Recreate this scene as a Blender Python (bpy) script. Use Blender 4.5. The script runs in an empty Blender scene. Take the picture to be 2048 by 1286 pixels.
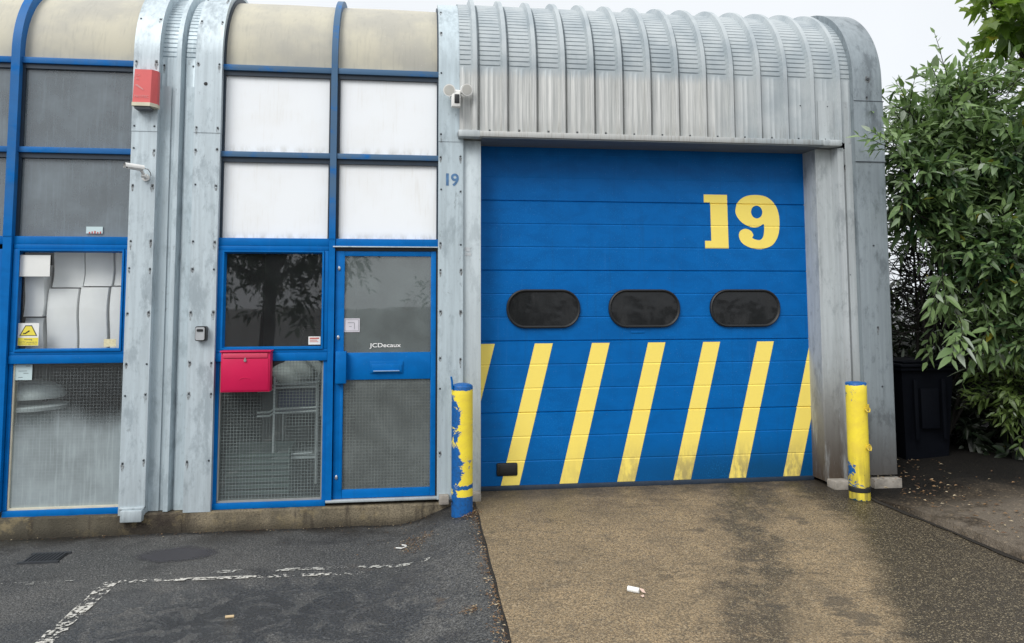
import bpy, bmesh, math, random
from mathutils import Vector, Matrix
random.seed(7)
scene = bpy.context.scene
COL = scene.collection
LOC = {}

# ------------------------------------------------------------------ mesh helper
class MB:
    def __init__(s): s.v, s.f, s.m, s.c = [], [], [], []
    def add(s, vs, fs, mi=0):
        o = len(s.v); s.v += [tuple(v) for v in vs]
        for f in fs: s.f.append(tuple(i + o for i in f)); s.m.append(mi)
    def box(s, x0, x1, y0, y1, z0, z1, mi=0, bev=0.0):
        if bev <= 0:
            s.add([(x0,y0,z0),(x1,y0,z0),(x1,y1,z0),(x0,y1,z0),(x0,y0,z1),(x1,y0,z1),(x1,y1,z1),(x0,y1,z1)],
                  [(0,3,2,1),(4,5,6,7),(0,1,5,4),(1,2,6,5),(2,3,7,6),(3,0,4,7)], mi)
        else:
            bm = bmesh.new(); bmesh.ops.create_cube(bm, size=1)
            for v in bm.verts: v.co = ((x0+x1)/2+v.co.x*(x1-x0), (y0+y1)/2+v.co.y*(y1-y0), (z0+z1)/2+v.co.z*(z1-z0))
            bmesh.ops.bevel(bm, geom=list(bm.edges), offset=bev, segments=2, profile=.5, affect='EDGES')
            s.bm(bm, mi)
    def bm(s, bm, mi=0, M=None):
        bm.verts.index_update()
        s.add([(M @ v.co if M else v.co.copy()) for v in bm.verts], [[v.index for v in f.verts] for f in bm.faces], mi); bm.free()
    def tube(s, pts, r, seg=8, mi=0, cap=True):
        pts = [Vector(p) for p in pts]; n = len(pts); rs = r if isinstance(r, (list, tuple)) else [r]*n
        vs, fs = [], []; up = None
        for i, p in enumerate(pts):
            t = (pts[min(i+1, n-1)] - pts[max(i-1, 0)]).normalized()
            if up is None: up = t.orthogonal().normalized()
            up = (up - t*up.dot(t)).normalized(); b = t.cross(up)
            for k in range(seg):
                a = 2*math.pi*k/seg; vs.append(p + (up*math.cos(a) + b*math.sin(a))*rs[i])
        for i in range(n-1):
            for k in range(seg):
                k2 = (k+1) % seg; fs.append((i*seg+k, i*seg+k2, (i+1)*seg+k2, (i+1)*seg+k))
        if cap: fs.append(tuple(range(seg-1, -1, -1))); fs.append(tuple((n-1)*seg+k for k in range(seg)))
        s.add(vs, fs, mi)
    def lathe(s, cx, cy, prof, seg=32, mi=0):
        vs, fs = [], []; n = len(prof)
        for r, z in prof:
            for k in range(seg):
                a = 2*math.pi*k/seg; vs.append((cx + r*math.cos(a), cy + r*math.sin(a), z))
        for i in range(n-1):
            for k in range(seg):
                k2 = (k+1) % seg; fs.append((i*seg+k, i*seg+k2, (i+1)*seg+k2, (i+1)*seg+k))
        fs.append(tuple(range(seg-1, -1, -1))); fs.append(tuple((n-1)*seg+k for k in range(seg)))
        s.add(vs, fs, mi)
    def quad(s, x0, x1, z0, z1, y, mi=0):
        s.add([(x0,y,z0),(x1,y,z0),(x1,y,z1),(x0,y,z1)], [(0,1,2,3)], mi)
    def prism(s, poly, y0, y1, mi=0):   # polygon in x,z (counter-clockwise from the front), extruded in y
        n = len(poly)
        s.add([(x,y0,z) for x,z in poly]+[(x,y1,z) for x,z in poly],
              [tuple(range(n)), tuple(range(2*n-1, n-1, -1))]+[(i, i+n, (i+1)%n+n, (i+1)%n) for i in range(n)], mi)
    def build(s, name, mats, parent=None, smooth=True, ang=35, local=False, cols=None):
        L = LOC.get(parent.name, Vector((0,0,0))) if parent else Vector((0,0,0))
        if local: L = Vector((0,0,0))
        me = bpy.data.meshes.new(name)
        me.from_pydata([(v[0]-L.x, v[1]-L.y, v[2]-L.z) for v in s.v], [], s.f)
        for m in (mats if isinstance(mats, (list, tuple)) else [mats]): me.materials.append(m)
        me.polygons.foreach_set('material_index', s.m)
        if smooth:
            me.polygons.foreach_set('use_smooth', [True]*len(s.f)); me.set_sharp_from_angle(angle=math.radians(ang))
        if cols:
            at = me.attributes.new('tint', 'FLOAT_COLOR', 'POINT')
            at.data.foreach_set('color', [c for col in cols for c in col])
        me.validate(); me.update()
        o = bpy.data.objects.new(name, me); COL.objects.link(o)
        if parent: o.parent = parent; LOC[o.name] = L
        return o

def tag(o, label=None, cat=None, group=None, kind=None):
    if label: o['label'] = label
    if cat: o['category'] = cat
    if group: o['group'] = group
    if kind: o['kind'] = kind
    return o
def thing(name, loc, label, cat, group=None):
    o = bpy.data.objects.new(name, None); COL.objects.link(o); o.location = loc; o.empty_display_size = .2
    LOC[o.name] = Vector(loc); return tag(o, label, cat, group)

def text_into(mb, body, x, z, y, h, w=None, bold=0.0, mi=0, centre=False):
    cu = bpy.data.curves.new('t', 'FONT'); cu.body = body; cu.size = 1; cu.offset = bold
    ob = bpy.data.objects.new('t', cu); COL.objects.link(ob)
    me = ob.evaluated_get(bpy.context.evaluated_depsgraph_get()).to_mesh()
    vs = [v.co.copy() for v in me.vertices]; fs = [list(p.vertices) for p in me.polygons]
    x0 = min(v.x for v in vs); x1 = max(v.x for v in vs); z0 = min(v.y for v in vs); z1 = max(v.y for v in vs)
    sz = h/(z1-z0); sx = (w/(x1-x0)) if w else sz
    if centre: x -= (x1-x0)*sx/2
    mb.add([(x+(v.x-x0)*sx, y, z+(v.y-z0)*sz) for v in vs], fs, mi)
    bpy.data.objects.remove(ob); bpy.data.curves.remove(cu)

# ------------------------------------------------------------------ material helper
class Mt:
    def __init__(s, name):
        s.m = bpy.data.materials.new(name); s.m.use_nodes = True; s.t = s.m.node_tree; s.t.nodes.clear()
        s.out = s.t.nodes.new('ShaderNodeOutputMaterial'); s._pos = None
    def nd(s, typ, ins=None, **props):
        n = s.t.nodes.new('ShaderNode'+typ)
        for k, v in props.items(): setattr(n, k, v)
        for k, v in (ins or {}).items(): s.set(n.inputs[k], v)
        return n
    def set(s, sock, v):
        if isinstance(v, bpy.types.NodeSocket): s.t.links.new(v, sock)
        elif isinstance(v, (tuple, list)) and sock.type == 'RGBA' and len(v) == 3: sock.default_value = (*v, 1)
        else: sock.default_value = v
    def pos(s):
        if not s._pos: s._pos = s.nd('NewGeometry').outputs['Position']
        return s._pos
    def vec(s, sc=(1,1,1), off=(0,0,0)):
        return s.nd('Mapping', {'Vector': s.pos(), 'Scale': sc, 'Location': off}).outputs[0]
    def xyz(s): 
        n = s.nd('SeparateXYZ', {0: s.pos()}); return n.outputs
    def noise(s, scale, detail=4, sc=(1,1,1), off=(0,0,0), rough=.55, dist=0):
        return s.nd('TexNoise', {'Vector': s.vec(sc, off), 'Scale': scale, 'Detail': detail, 'Roughness': rough, 'Distortion': dist}).outputs['Fac']
    def vor(s, scale, sc=(1,1,1), out='Color', feature='F1'):
        return s.nd('TexVoronoi', {'Vector': s.vec(sc), 'Scale': scale}, feature=feature).outputs[out]
    def mr(s, v, a, b, c=0., d=1., smooth=True):
        return s.nd('MapRange', {'Value': v, 'From Min': a, 'From Max': b, 'To Min': c, 'To Max': d}, interpolation_type='SMOOTHSTEP' if smooth else 'LINEAR').outputs[0]
    def ma(s, op, a, b=0.): return s.nd('Math', {0: a, 1: b}, operation=op).outputs[0]
    def mix(s, f, a, b, blend='MIX'):
        n = s.nd('Mix', None, data_type='RGBA', blend_type=blend)
        s.set(n.inputs[0], f); s.set(n.inputs[6], a); s.set(n.inputs[7], b); return n.outputs[2]
    def bump(s, h, strength=.3, dist=.01):
        return s.nd('Bump', {'Height': h, 'Strength': strength, 'Distance': dist}).outputs[0]
    def pbsdf(s, col, rough=.5, metal=0., spec=.5, normal=None, **kw):
        ins = {'Base Color': col, 'Roughness': rough, 'Metallic': metal, 'Specular IOR Level': spec}; ins.update(kw)
        if normal: ins['Normal'] = normal
        return s.nd('BsdfPrincipled', ins).outputs[0]
    def done(s, sh): s.t.links.new(sh, s.out.inputs[0]); return s.m

def metal_mat(name, base, seed=0., streak=.5, blot=.4, grime=0., rough=.42, metal=.35, dent=.25, dark=.55, gz=(1.2,.1)):
    m = Mt(name); off = (seed*3.1, seed*1.7, seed*2.3)
    st = m.noise(6, 5, (6, 6, .28), off, .6); bl = m.noise(3.4, 8, (1.6,1.6,.7), off, .72, .12); fine = m.noise(46, 3, (1,1,.6), off)
    c = m.mix(m.mr(st, .3, .72, 0, streak), base, tuple(min(1, b*1.32) for b in base))
    c = m.mix(m.mr(st, .62, .78, 0, streak*.45), c, tuple(b*.62 for b in base))
    c = m.mix(m.mr(bl, .5, .64, 0, blot*.8), c, tuple(b*dark for b in (base[0]*.95, base[1], base[2]*1.04)))
    c = m.mix(m.mr(fine, .55, .75, 0, .22), c, tuple(b*.7 for b in base))
    sm = m.noise(17, 7, (1,1,.55), (seed*5.,2,seed), .78, .3); c = m.mix(m.mr(sm, .60, .68, 0, .5), c, tuple(b*.42 for b in base))
    if grime:
        z = m.xyz()[2]
        g = m.ma('MULTIPLY', m.mr(z, gz[0], gz[1]), m.mr(m.noise(3.5, 6, (3,3,.5), off, .65), .30, .50, .4, 1))
        c = m.mix(m.ma('MULTIPLY', g, grime), c, (.060,.038,.022))
    h = m.noise(7, 3, (1,1,.5), off)
    return m.done(m.pbsdf(c, m.mr(bl, .3, .7, rough-.06, rough+.14), metal, .5, m.bump(h, dent, .012)))

METAL  = metal_mat('weathered_aluminium', (.42,.495,.535), 1, .75, .6, metal=.2)
METALB = metal_mat('dented_aluminium', (.45,.52,.56), 4, .7, .75, .2, gz=(.7,.05), metal=.2)
def clad_mat():
    m = Mt('streaked_cladding'); x, y, z = m.xyz()
    st = m.noise(9, 5, (7,7,.16), (2,1,3), .65); st2 = m.noise(21, 4, (6,6,.10), (5,1,0), .6); bl = m.noise(3, 5, (1,1,1), (1,8,2), .6)
    low = m.mix(m.mr(st, .36, .66), (.41,.425,.42), (.62,.63,.615)); low = m.mix(m.mr(st2, .55, .72, 0, .6), low, (.30,.31,.295))
    up = m.mix(m.mr(bl, .38, .66), (.44,.485,.505), (.33,.38,.41)); up = m.mix(m.mr(st, .5, .75, 0, .3), up, (.30,.36,.40))
    zz = m.ma('ADD', z, m.ma('MULTIPLY', m.ma('SUBTRACT', st2, .5), .16))
    f = m.ma('MAXIMUM', m.mr(zz, 3.56, 3.66), m.mr(m.ma('ADD', x, m.ma('MULTIPLY', m.ma('SUBTRACT', bl, .5), .5)), 2.25, 3.1, 0, .85))
    c = m.mix(f, low, up)
    g = m.ma('MULTIPLY', m.mr(z, 3.28, 3.10), m.mr(st, .4, .7)); c = m.mix(m.ma('MULTIPLY', g, .6), c, (.14,.13,.11))
    return m.done(m.pbsdf(c, .48, .12, .5, m.bump(m.noise(7, 3, (1,1,.5)), .12, .012)))
CLAD = clad_mat()
WING   = metal_mat('dull_galvanised_metal', (.235,.275,.30), 6, .7, .85, .9, rough=.42, metal=.25, dark=.45, gz=(1.1,.0))
JAMB   = metal_mat('stained_jamb_metal', (.40,.435,.45), 8, .7, .75, 1., rough=.5, metal=.15, gz=(1.6,.05))
JAMBL  = metal_mat('clean_jamb_metal', (.53,.595,.625), 9, .4, .5, .25, rough=.45, gz=(.6,.05))

def plain(name, col, rough=.5, metal=0., var=.25, scale=14, bump=0., spec=.5):
    m = Mt(name); n = m.noise(scale, 5)
    c = m.mix(m.mr(n, .35, .7, 0, var), col, tuple(v*.55 for v in col))
    return m.done(m.pbsdf(c, rough, metal, spec, m.bump(m.noise(scale*6, 3), bump, .004) if bump else None))

def blue_mat(name, col=(.0,.138,.45), fade=True, bumpy=0.):
    m = Mt(name); z = m.xyz()[2]
    n = m.noise(5, 6, (1,1,1.6), (2,1,0), .6, .5); f = m.noise(60, 4)
    c = m.mix(m.mr(n, .38, .66, 0, .5), col, (col[0]*.5, col[1]*.72, col[2]*.74))
    dp = m.noise(11, 5, (2.4,1,.10), (6,1,2), .65); c = m.mix(m.mr(dp, .54, .74, 0, .32), c, (.006,col[1]*.66,col[2]*.6)); c = m.mix(m.mr(dp, .40, .27, 0, .22), c, (.03,col[1]*1.35,col[2]*1.12))
    if fade:
        up = m.ma('MULTIPLY', m.ma('MULTIPLY', m.mr(z, 2.2, 2.7), m.mr(m.xyz()[0], -2.2, -1.5, .35, 1.)), m.mr(m.noise(3, 6, (1.5,1,2), (7,0,0), .65), .30, .5))
        c = m.mix(m.ma('MULTIPLY', up, .88), c, (.085,.15,.23))
    c = m.mix(m.mr(f, .64, .82, 0, .22), c, (.03,.21,.5))
    sp = m.vor(30, out='Distance'); c = m.mix(m.mr(sp, .07, .03, 0, .5), c, (.25,.38,.55))
    h = m.noise(110, 2) if bumpy else m.noise(20, 3)
    if not fade:
        x = m.xyz()[0]
        g = m.ma('MULTIPLY', m.mr(m.ma('ADD', z, m.ma('MULTIPLY', m.ma('SUBTRACT', n, .5), .3)), .62, .22), m.mr(x, .5, 3.2, .25, 1.))
        c = m.mix(m.ma('MULTIPLY', g, .75), c, (.004,.045,.10))
        dr = m.mr(m.noise(150, 3, (1,1,.45), (4,0,0), .6), .52, .70); dm = m.mr(m.noise(1.3, 4, (1,1,1), (0,3,0)), .4, .62, .15, 1)
        c = m.mix(m.ma('MULTIPLY', m.ma('MULTIPLY', dr, dm), .55), c, (.012,.21,.56))
        sc = m.noise(16, 6, (.15,1,3), (2,2,7), .7, 1.5); c = m.mix(m.mr(sc, .68, .74, 0, .25), c, (.05,.25,.5))
    return m.done(m.pbsdf(c, .45, 0, .13, m.bump(h, bumpy or .05, .004)))
BLUE = blue_mat('blue_frame_paint')
BLUED = blue_mat('blue_door_paint', (.0,.118,.405), False, .12)
def yellow_mat():
    m = Mt('yellow_hazard_paint'); z = m.xyz()[2]
    n = m.noise(9, 6, (1,1,.8), (1,2,3), .6); fine = m.noise(70, 4)
    c = m.mix(m.mr(n, .4, .68, 0, .3), (.92,.74,.16), (.86,.69,.17))
    c = m.mix(m.mr(fine, .60, .8, 0, .25), c, (.55,.5,.22))
    g = m.ma('MULTIPLY', m.ma('MULTIPLY', m.mr(z, .62, .22), m.mr(m.noise(6, 6, (2,1,.7), (0,0,5), .7), .34, .6)), m.mr(m.xyz()[0], .9, 2.3, .12, 1.))
    c = m.mix(m.ma('MULTIPLY', g, .75), c, (.22,.19,.12))
    return m.done(m.pbsdf(c, .5, 0, .2))
YEL = yellow_mat()
RUB = plain('black_rubber', (.012,.013,.014), .55, var=.3)
GASK_SHADOW = plain('gasket_and_shadow', (.012,.028,.05), .5, var=.5)  # dark colour covers the gasket and the shadow beside it
BLACK = plain('black_plastic', (.015,.016,.018), .38)
WPLAS = plain('white_plastic', (.78,.78,.76), .35, var=.12)
CREAM = plain('cream_plastic', (.66,.62,.48), .5, var=.3)
SCREW = plain('dark_screw', (.045,.055,.065), .45, .3, var=.3)
STEEL = plain('bright_steel', (.55,.56,.57), .28, .8)
PAPER = plain('white_paper', (.78,.79,.77), .7, var=.12, scale=5)
PAPERC = plain('pale_blue_paper', (.55,.68,.70), .7, var=.15, scale=6)
INK = plain('grey_ink', (.10,.12,.13), .7)
REDINK = plain('red_ink', (.55,.10,.08), .7)
WHITE_VINYL = plain('white_vinyl', (.88,.88,.88), .5, var=.03)
YELV = plain('yellow_vinyl', (.82,.70,.08), .5, var=.12)
NUMBLUE = plain('faded_blue_stencil', (.09,.21,.40), .6, var=.6, scale=40)

def board_mat():
    m = Mt('white_window_board'); z = m.xyz()[2]
    n = m.noise(2.2, 5, (1,1,1), (3,0,1)); st = m.noise(20, 4, (3,1,.2), (0,0,2))
    c = m.mix(m.mr(n, .4, .7, 0, .6), (.87,.90,.93), (.82,.83,.83))
    c = m.mix(m.ma('MULTIPLY', m.mr(st, .52, .75, 0, .35), m.mr(n, .35, .6)), c, (.70,.69,.66))
    ed = m.ma('MAXIMUM', m.mr(z, 2.30, 2.225), m.ma('MULTIPLY', m.mr(z, 3.0, 2.915), m.ma('GREATER_THAN', z, 2.88))); c = m.mix(m.ma('MULTIPLY', ed, m.mr(m.noise(9, 5, (1.5,1,.6), (4,4,4), .65), .38, .66, 0, .7)), c, (.52,.505,.45))
    return m.done(m.pbsdf(c, .3, 0, .35))
BOARD = board_mat()
def skylight_mat():
    m = Mt('aged_translucent_sheet')
    n = m.noise(2.4, 5, (1,1,1), (5,2,1)); st = m.noise(16, 5, (3,1,.25), (1,0,2), .6); sp = m.vor(26, out='Distance')
    c = m.mix(m.mr(n, .35, .68), (.40,.39,.345), (.52,.495,.40))
    c = m.mix(m.mr(st, .5, .75, 0, .28), c, (.27,.265,.24))
    c = m.mix(m.mr(sp, .09, .03, 0, .6), c, (.68,.67,.6))
    return m.done(m.pbsdf(c, .6, 0, .2, m.bump(m.noise(3, 2), .1, .02)))
SKYL = skylight_mat()

def glass_mat(name, dust_haze=.12, dust_haze_col=(.30,.33,.34), refl=.13, wired=False, streak=0., tint=(.75,.8,.8), graded=False, wcol=(.30,.34,.34), wk=.6, cleartop=False):
    m = Mt(name)
    d = m.mr(m.noise(2.5, 5, (1,1,1), (len(name),0,0), .6), .25, .8, dust_haze*.6, dust_haze*1.35)
    if streak:
        d = m.ma('ADD', d, m.mr(m.noise(14, 5, (4,1,.22), (1,0,0), .6), .45, .75, 0, streak))
    if graded: d = m.ma('ADD', d, m.mr(m.xyz()[2], 1.25, .25, 0, graded))
    if cleartop: d = m.ma('MULTIPLY', d, m.mr(m.ma('ADD', m.xyz()[2], m.ma('MULTIPLY', m.noise(3, 4), .2)), .84, 1.06, 1, .08))
    d = m.ma('ADD', d, m.mr(m.vor(34, out='Distance'), .06, .03, 0, .14))
    tr = m.nd('BsdfTransparent', {'Color': tint}).outputs[0]
    gl = m.nd('BsdfGlossy', {'Color': (1,1,1), 'Roughness': .02, 'Normal': m.bump(m.noise(1.6, 2, (1,1,1), (0,4,0)), .06, .02)}).outputs[0]
    lw = m.nd('LayerWeight', {'Blend': .12}).outputs['Fresnel']
    a = m.nd('MixShader', {0: m.ma('ADD', lw, refl), 1: tr, 2: gl}).outputs[0]
    df = m.nd('BsdfDiffuse', {'Color': dust_haze_col}).outputs[0]
    b = m.nd('MixShader', {0: d, 1: a, 2: df}).outputs[0]
    if wired:
        x, y, z = m.xyz()
        def line(v):
            fr = m.ma('ABSOLUTE', m.ma('SUBTRACT', m.ma('FRACT', m.ma('DIVIDE', v, .0245)), .5))
            return m.mr(fr, .43, .475)
        k = m.ma('MULTIPLY', m.ma('MAXIMUM', line(x), line(z)), m.mr(m.noise(2, 3), .35, .6, wk*.6, wk))
        wd = m.nd('BsdfDiffuse', {'Color': wcol}).outputs[0]
        b = m.nd('MixShader', {0: k, 1: b, 2: wd}).outputs[0]
    return m.done(b)
GLASS  = glass_mat('dark_window_glass', .06, (.22,.24,.25), .09)
GLASSD = glass_mat('door_glass', .34, (.30,.355,.355), .14)
GLASSU = glass_mat('hazy_upper_glass', .5, (.27,.32,.355), .11, streak=.12)  # diffuse grey stands in for reflected sky and haze
GLASSC = glass_mat('clear_window_glass', .03, (.4,.4,.4), .04, tint=(.97,.98,.98))
WIRED  = glass_mat('wired_glass', .07, (.22,.26,.26), .05, wired=True, streak=.05, graded=.16, wcol=(.30,.355,.355), wk=.62)
WIREDH = glass_mat('hazy_wired_glass', .58, (.32,.37,.385), .07, wired=True, streak=.25, graded=.3, wcol=(.36,.41,.42), wk=.30, cleartop=True)
WIREDD = glass_mat('dusty_wired_glass', .5, (.20,.225,.22), .06, wired=True, streak=.1, wcol=(.26,.29,.28), wk=.42)
m = Mt('dark_porthole_pane'); dd = m.mr(m.noise(9, 5, (1,1,.4), (3,1,1), .65), .4, .75)
PORT = m.done(m.pbsdf(m.mix(m.mr(m.vor(55, out='Distance'), .06, .03, 0, .6), m.mix(dd, (.011,.012,.013), (.022,.023,.024)), (.14,.15,.15)), m.mr(dd, 0, 1, .06, .3), 0, .35, m.bump(m.noise(5, 2), .12, .02)))

# ------------------------------------------------------------------ ground shape
def sstep(a, b, x):
    t = max(0., min(1., (x-a)/(b-a))); return t*t*(3-2*t)
def gz(x, y):
    s = sstep(-.14, .44, x)*(1 - sstep(9, 14, x))
    return max(0., s*(.155 + .043*min(y, .2)))*(1 - sstep(3, 8, y))
def rz(x, y): return gz(max(x, .5), y) + .007
def redge(y): return 3.60 + .115*max(0, -y-.3)

def asphalt_mat():
    m = Mt('worn_asphalt')
    g1 = m.noise(150, 4, rough=.7); cell = m.vor(120); n = m.noise(.9, 6, (1,1,1), (3,1,0), .6); n2 = m.noise(3.2, 5, (1,1,1), (9,4,0), .6)
    sp = m.nd('SeparateColor', {0: cell}).outputs[0]
    c = m.mix(m.mr(n, .35, .66), (.115,.118,.113), (.19,.187,.175))
    c = m.mix(m.mr(g1, .38, .64, 0, .9), c, (.022,.024,.028))
    c = m.mix(m.mr(sp, .80, .98, 0, .7), c, (.24,.24,.235))
    c = m.mix(m.mr(n2, .52, .68, 0, .65), c, (.045,.045,.046))
    c = m.mix(m.mr(m.noise(11, 5, (1,1,1), (4,9,0), .7), .55, .7, 0, .4), c, (.14,.14,.135))
    x, y, z = m.xyz()
    # damp area in the middle of the bay and along the wall foot
    px = m.ma('MULTIPLY', m.ma('ADD', x, .85), .75); py = m.ma('ADD', y, 1.95)
    d = m.ma('SQRT', m.ma('ADD', m.ma('MULTIPLY', px, px), m.ma('MULTIPLY', py, py)))
    damp = m.mr(m.noise(1.5, 6, (1,1.6,1), (13,7,0), .68), .54, .64)
    wet = m.ma('MULTIPLY', m.mr(d, 1.2, .4), m.mr(m.noise(4.2, 6, (1,1,1), (2,7,0), .7, 1.), .42, .54))
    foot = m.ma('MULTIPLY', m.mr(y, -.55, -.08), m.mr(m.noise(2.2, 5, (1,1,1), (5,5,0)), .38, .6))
    c = m.mix(m.ma('MULTIPLY', wet, .6), c, (.026,.033,.044))
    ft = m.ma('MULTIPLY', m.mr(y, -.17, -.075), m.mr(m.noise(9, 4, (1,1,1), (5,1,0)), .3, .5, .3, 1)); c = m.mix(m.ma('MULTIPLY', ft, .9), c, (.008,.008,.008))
    c = m.mix(m.ma('MULTIPLY', m.mr(m.nd('VectorMath', {0: m.pos(), 1: (0.352,-0.3,.15)}, operation='DISTANCE').outputs['Value'], .20, .08), .75), c, (.016,.015,.014))  # contact shadow painted as a dark ring round the bollard foot
    c = m.mix(m.ma('MULTIPLY', damp, .3), c, (.030,.031,.033))
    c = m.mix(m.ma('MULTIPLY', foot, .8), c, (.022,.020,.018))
    moss = m.ma('MULTIPLY', m.mr(x, -2.2, -3.3), m.mr(y, -.5, 0.))
    c = m.mix(m.ma('MULTIPLY', moss, .4), c, (.05,.05,.022))
    rust = m.ma('MULTIPLY', m.mr(m.noise(2.4, 6, (1,1,1), (11,3,0), .7), .60, .68), m.mr(x, -.6, .1))
    c = m.mix(m.ma('MULTIPLY', rust, .55), c, (.16,.105,.06))
    g3 = m.noise(75, 3, (1,1,1), (5,5,0), .65); c = m.mix(m.mr(g3, .42, .62, 0, .72), c, (.014,.015,.017)); c = m.mix(m.mr(g3, .40, .28, 0, .5), c, (.19,.19,.185))
    h = m.ma('ADD', m.ma('ADD', g1, g3), m.ma('MULTIPLY', m.vor(120, out='Distance'), .8))
    r = m.mr(m.ma('MAXIMUM', m.ma('MAXIMUM', wet, m.ma('MULTIPLY', damp, .55)), m.ma('MULTIPLY', foot, .7)), 0, 1, .66, .14, False)
    return m.done(m.pbsdf(c, r, 0, .4, m.bump(h, .7, .010)))
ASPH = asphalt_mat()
def ramp_mat():
    m = Mt('stained_concrete'); x, y, z = m.xyz()
    cell = m.vor(150); cs = m.nd('SeparateColor', {0: cell}).outputs
    fine = m.noise(130, 4, rough=.7); n = m.noise(1.7, 6, (1,1,1), (1,6,0), .65); n2 = m.noise(5.5, 6, (1,1.6,1), (4,2,0), .65)
    wob = m.ma('MULTIPLY', m.ma('SUBTRACT', m.noise(2.2, 5, (1,1,1), (6,6,0), .6), .5), .9)
    c = m.mix(m.mr(n, .35, .68), (.43,.315,.18), (.31,.23,.135))
    c = m.mix(m.mr(fine, .42, .62, 0, .85), c, (.085,.063,.036))
    c = m.mix(m.mr(n2, .52, .68, 0, .55), c, (.115,.092,.062))
    c = m.mix(m.mr(cs[0], .80, .98, 0, .65), c, (.42,.35,.24))
    c = m.mix(m.mr(m.noise(26, 5, (1,1,1), (3,3,0), .7), .5, .66, 0, .55), c, (.12,.10,.07))
    c = m.mix(m.mr(cs[1], .84, .97, 0, .7), c, (.07,.06,.05))
    # stripes of ochre run-off below the door
    so = m.ma('MULTIPLY', m.mr(m.noise(3.0, 3, (1,.12,1), (0,0,0)), .5, .64), m.mr(y, -1.0, -.1))
    c = m.mix(m.ma('MULTIPLY', so, .35), c, (.25,.185,.07))
    dn = m.ma('MULTIPLY', m.mr(y, -1.0, .05), m.mr(m.noise(3.1, 6, (1,1.5,1), (7,7,0), .68), .40, .60)); c = m.mix(m.ma('MULTIPLY', dn, .65), c, (.105,.078,.050))
    bd = m.mr(m.noise(.8, 5, (1,1,1), (1,4,0), .6), .48, .66); c = m.mix(m.ma('MULTIPLY', bd, .5), c, (.16,.125,.078))
    # oil darkened wheel track and damp right side
    xw = m.ma('ADD', x, wob)
    t1 = m.ma('SUBTRACT', m.ma('ADD', xw, m.ma('MULTIPLY', y, -.42)), 2.72)
    track = m.ma('MULTIPLY', m.mr(m.ma('ABSOLUTE', t1), .34, .12), m.mr(m.noise(6.5, 7, (1.2,1,1), (4,9,0), .72), .36, .54, .12, 1))
    rt = m.mr(m.ma('SUBTRACT', m.ma('ADD', x, m.ma('MULTIPLY', m.ma('SUBTRACT', n2, .5), .35)), m.ma('MULTIPLY', m.ma('MINIMUM', m.ma('ADD', y, .9), 0.), .46)), 3.0, 3.28)
    dk = m.ma('MAXIMUM', m.ma('MULTIPLY', track, .8), rt)
    c2 = m.mix(m.mr(fine, .40, .64), (.042,.036,.028), (.012,.011,.010))
    c2 = m.mix(m.mr(cs[0], .78, .96, 0, .9), c2, (.30,.25,.16))
    c = m.mix(m.ma('MULTIPLY', dk, .92), c, c2)
    c = m.mix(m.ma('MULTIPLY', m.mr(m.nd('VectorMath', {0: m.pos(), 1: (3.535,-0.36,.15)}, operation='DISTANCE').outputs['Value'], .20, .08), .85), c, (.018,.016,.014)); wf = m.ma('MULTIPLY', m.mr(x, 3.25, 3.5), m.mr(y, -.5, -.15)); c = m.mix(m.ma('MULTIPLY', wf, .8), c, (.018,.016,.014))  # contact shade painted round the right bollard and beside the pier
    spot = m.ma('MULTIPLY', m.mr(m.noise(2.6, 4, (1,1.7,1), (9,2,0), .6), .62, .67), m.mr(x, 1.2, 1.9)); c = m.mix(m.ma('MULTIPLY', spot, .6), c, (.055,.048,.038))
    ck = m.nd('TexVoronoi', {'Vector': m.nd('VectorMath', {0: m.vec((1,1,1)), 1: m.nd('VectorMath', {0: m.nd('TexNoise', {'Vector': m.vec(), 'Scale': 5., 'Detail': 5.}).outputs['Color'], 3: .35}, operation='SCALE').outputs[0]}, operation='ADD').outputs[0], 'Scale': .42}, feature='DISTANCE_TO_EDGE').outputs['Distance']
    c = m.mix(m.mr(ck, .004, .001, 0, .4), c, (.035,.03,.022))
    edge = m.ma('MULTIPLY', m.mr(y, -.2, .12), m.mr(n2, .3, .6, .4, 1)); c = m.mix(m.ma('MULTIPLY', edge, .7), c, (.04,.035,.03))  # contact shade at the door foot painted into the ramp
    g3 = m.noise(70, 3, (1,1,1), (2,8,0), .65); c = m.mix(m.mr(g3, .44, .64, 0, .55), c, (.055,.042,.026)); c = m.mix(m.mr(g3, .40, .28, 0, .4), c, (.46,.38,.26))
    h = m.ma('ADD', m.ma('ADD', fine, g3), m.ma('MULTIPLY', m.vor(150, out='Distance'), .9))
    return m.done(m.pbsdf(c, m.mr(dk, 0, 1, .72, .38, False), 0, .45, m.bump(h, .5, .008)))
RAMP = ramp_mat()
def soil_mat():
    m = Mt('leafy_soil_painted_shade'); x, y, z = m.xyz()
    n = m.noise(4, 6, rough=.65); f = m.noise(60, 5, rough=.7); cs = m.nd('SeparateColor', {0: m.vor(60)}).outputs
    c = m.mix(m.mr(n, .4, .65), (.085,.067,.048), (.038,.030,.022))
    c = m.mix(m.mr(f, .4, .66, 0, .75), c, (.018,.014,.010))
    c = m.mix(m.mr(cs[0], .86, .98, 0, .7), c, (.26,.20,.13))
    gp = m.ma('MULTIPLY', m.mr(y, -.6, -1.1), m.mr(n, .36, .54)); c = m.mix(m.ma('MULTIPLY', gp, .65), c, (.25,.21,.165)); back = m.mr(y, -.75, -.2); c = m.mix(m.ma('MULTIPLY', back, .95), c, (.004,.0035,.003))  # shrub shade painted into the soil, near black towards the back
    return m.done(m.pbsdf(c, .85, 0, .25, m.bump(m.ma('ADD', f, n), .9, .03)))
SOIL = soil_mat()
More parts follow.
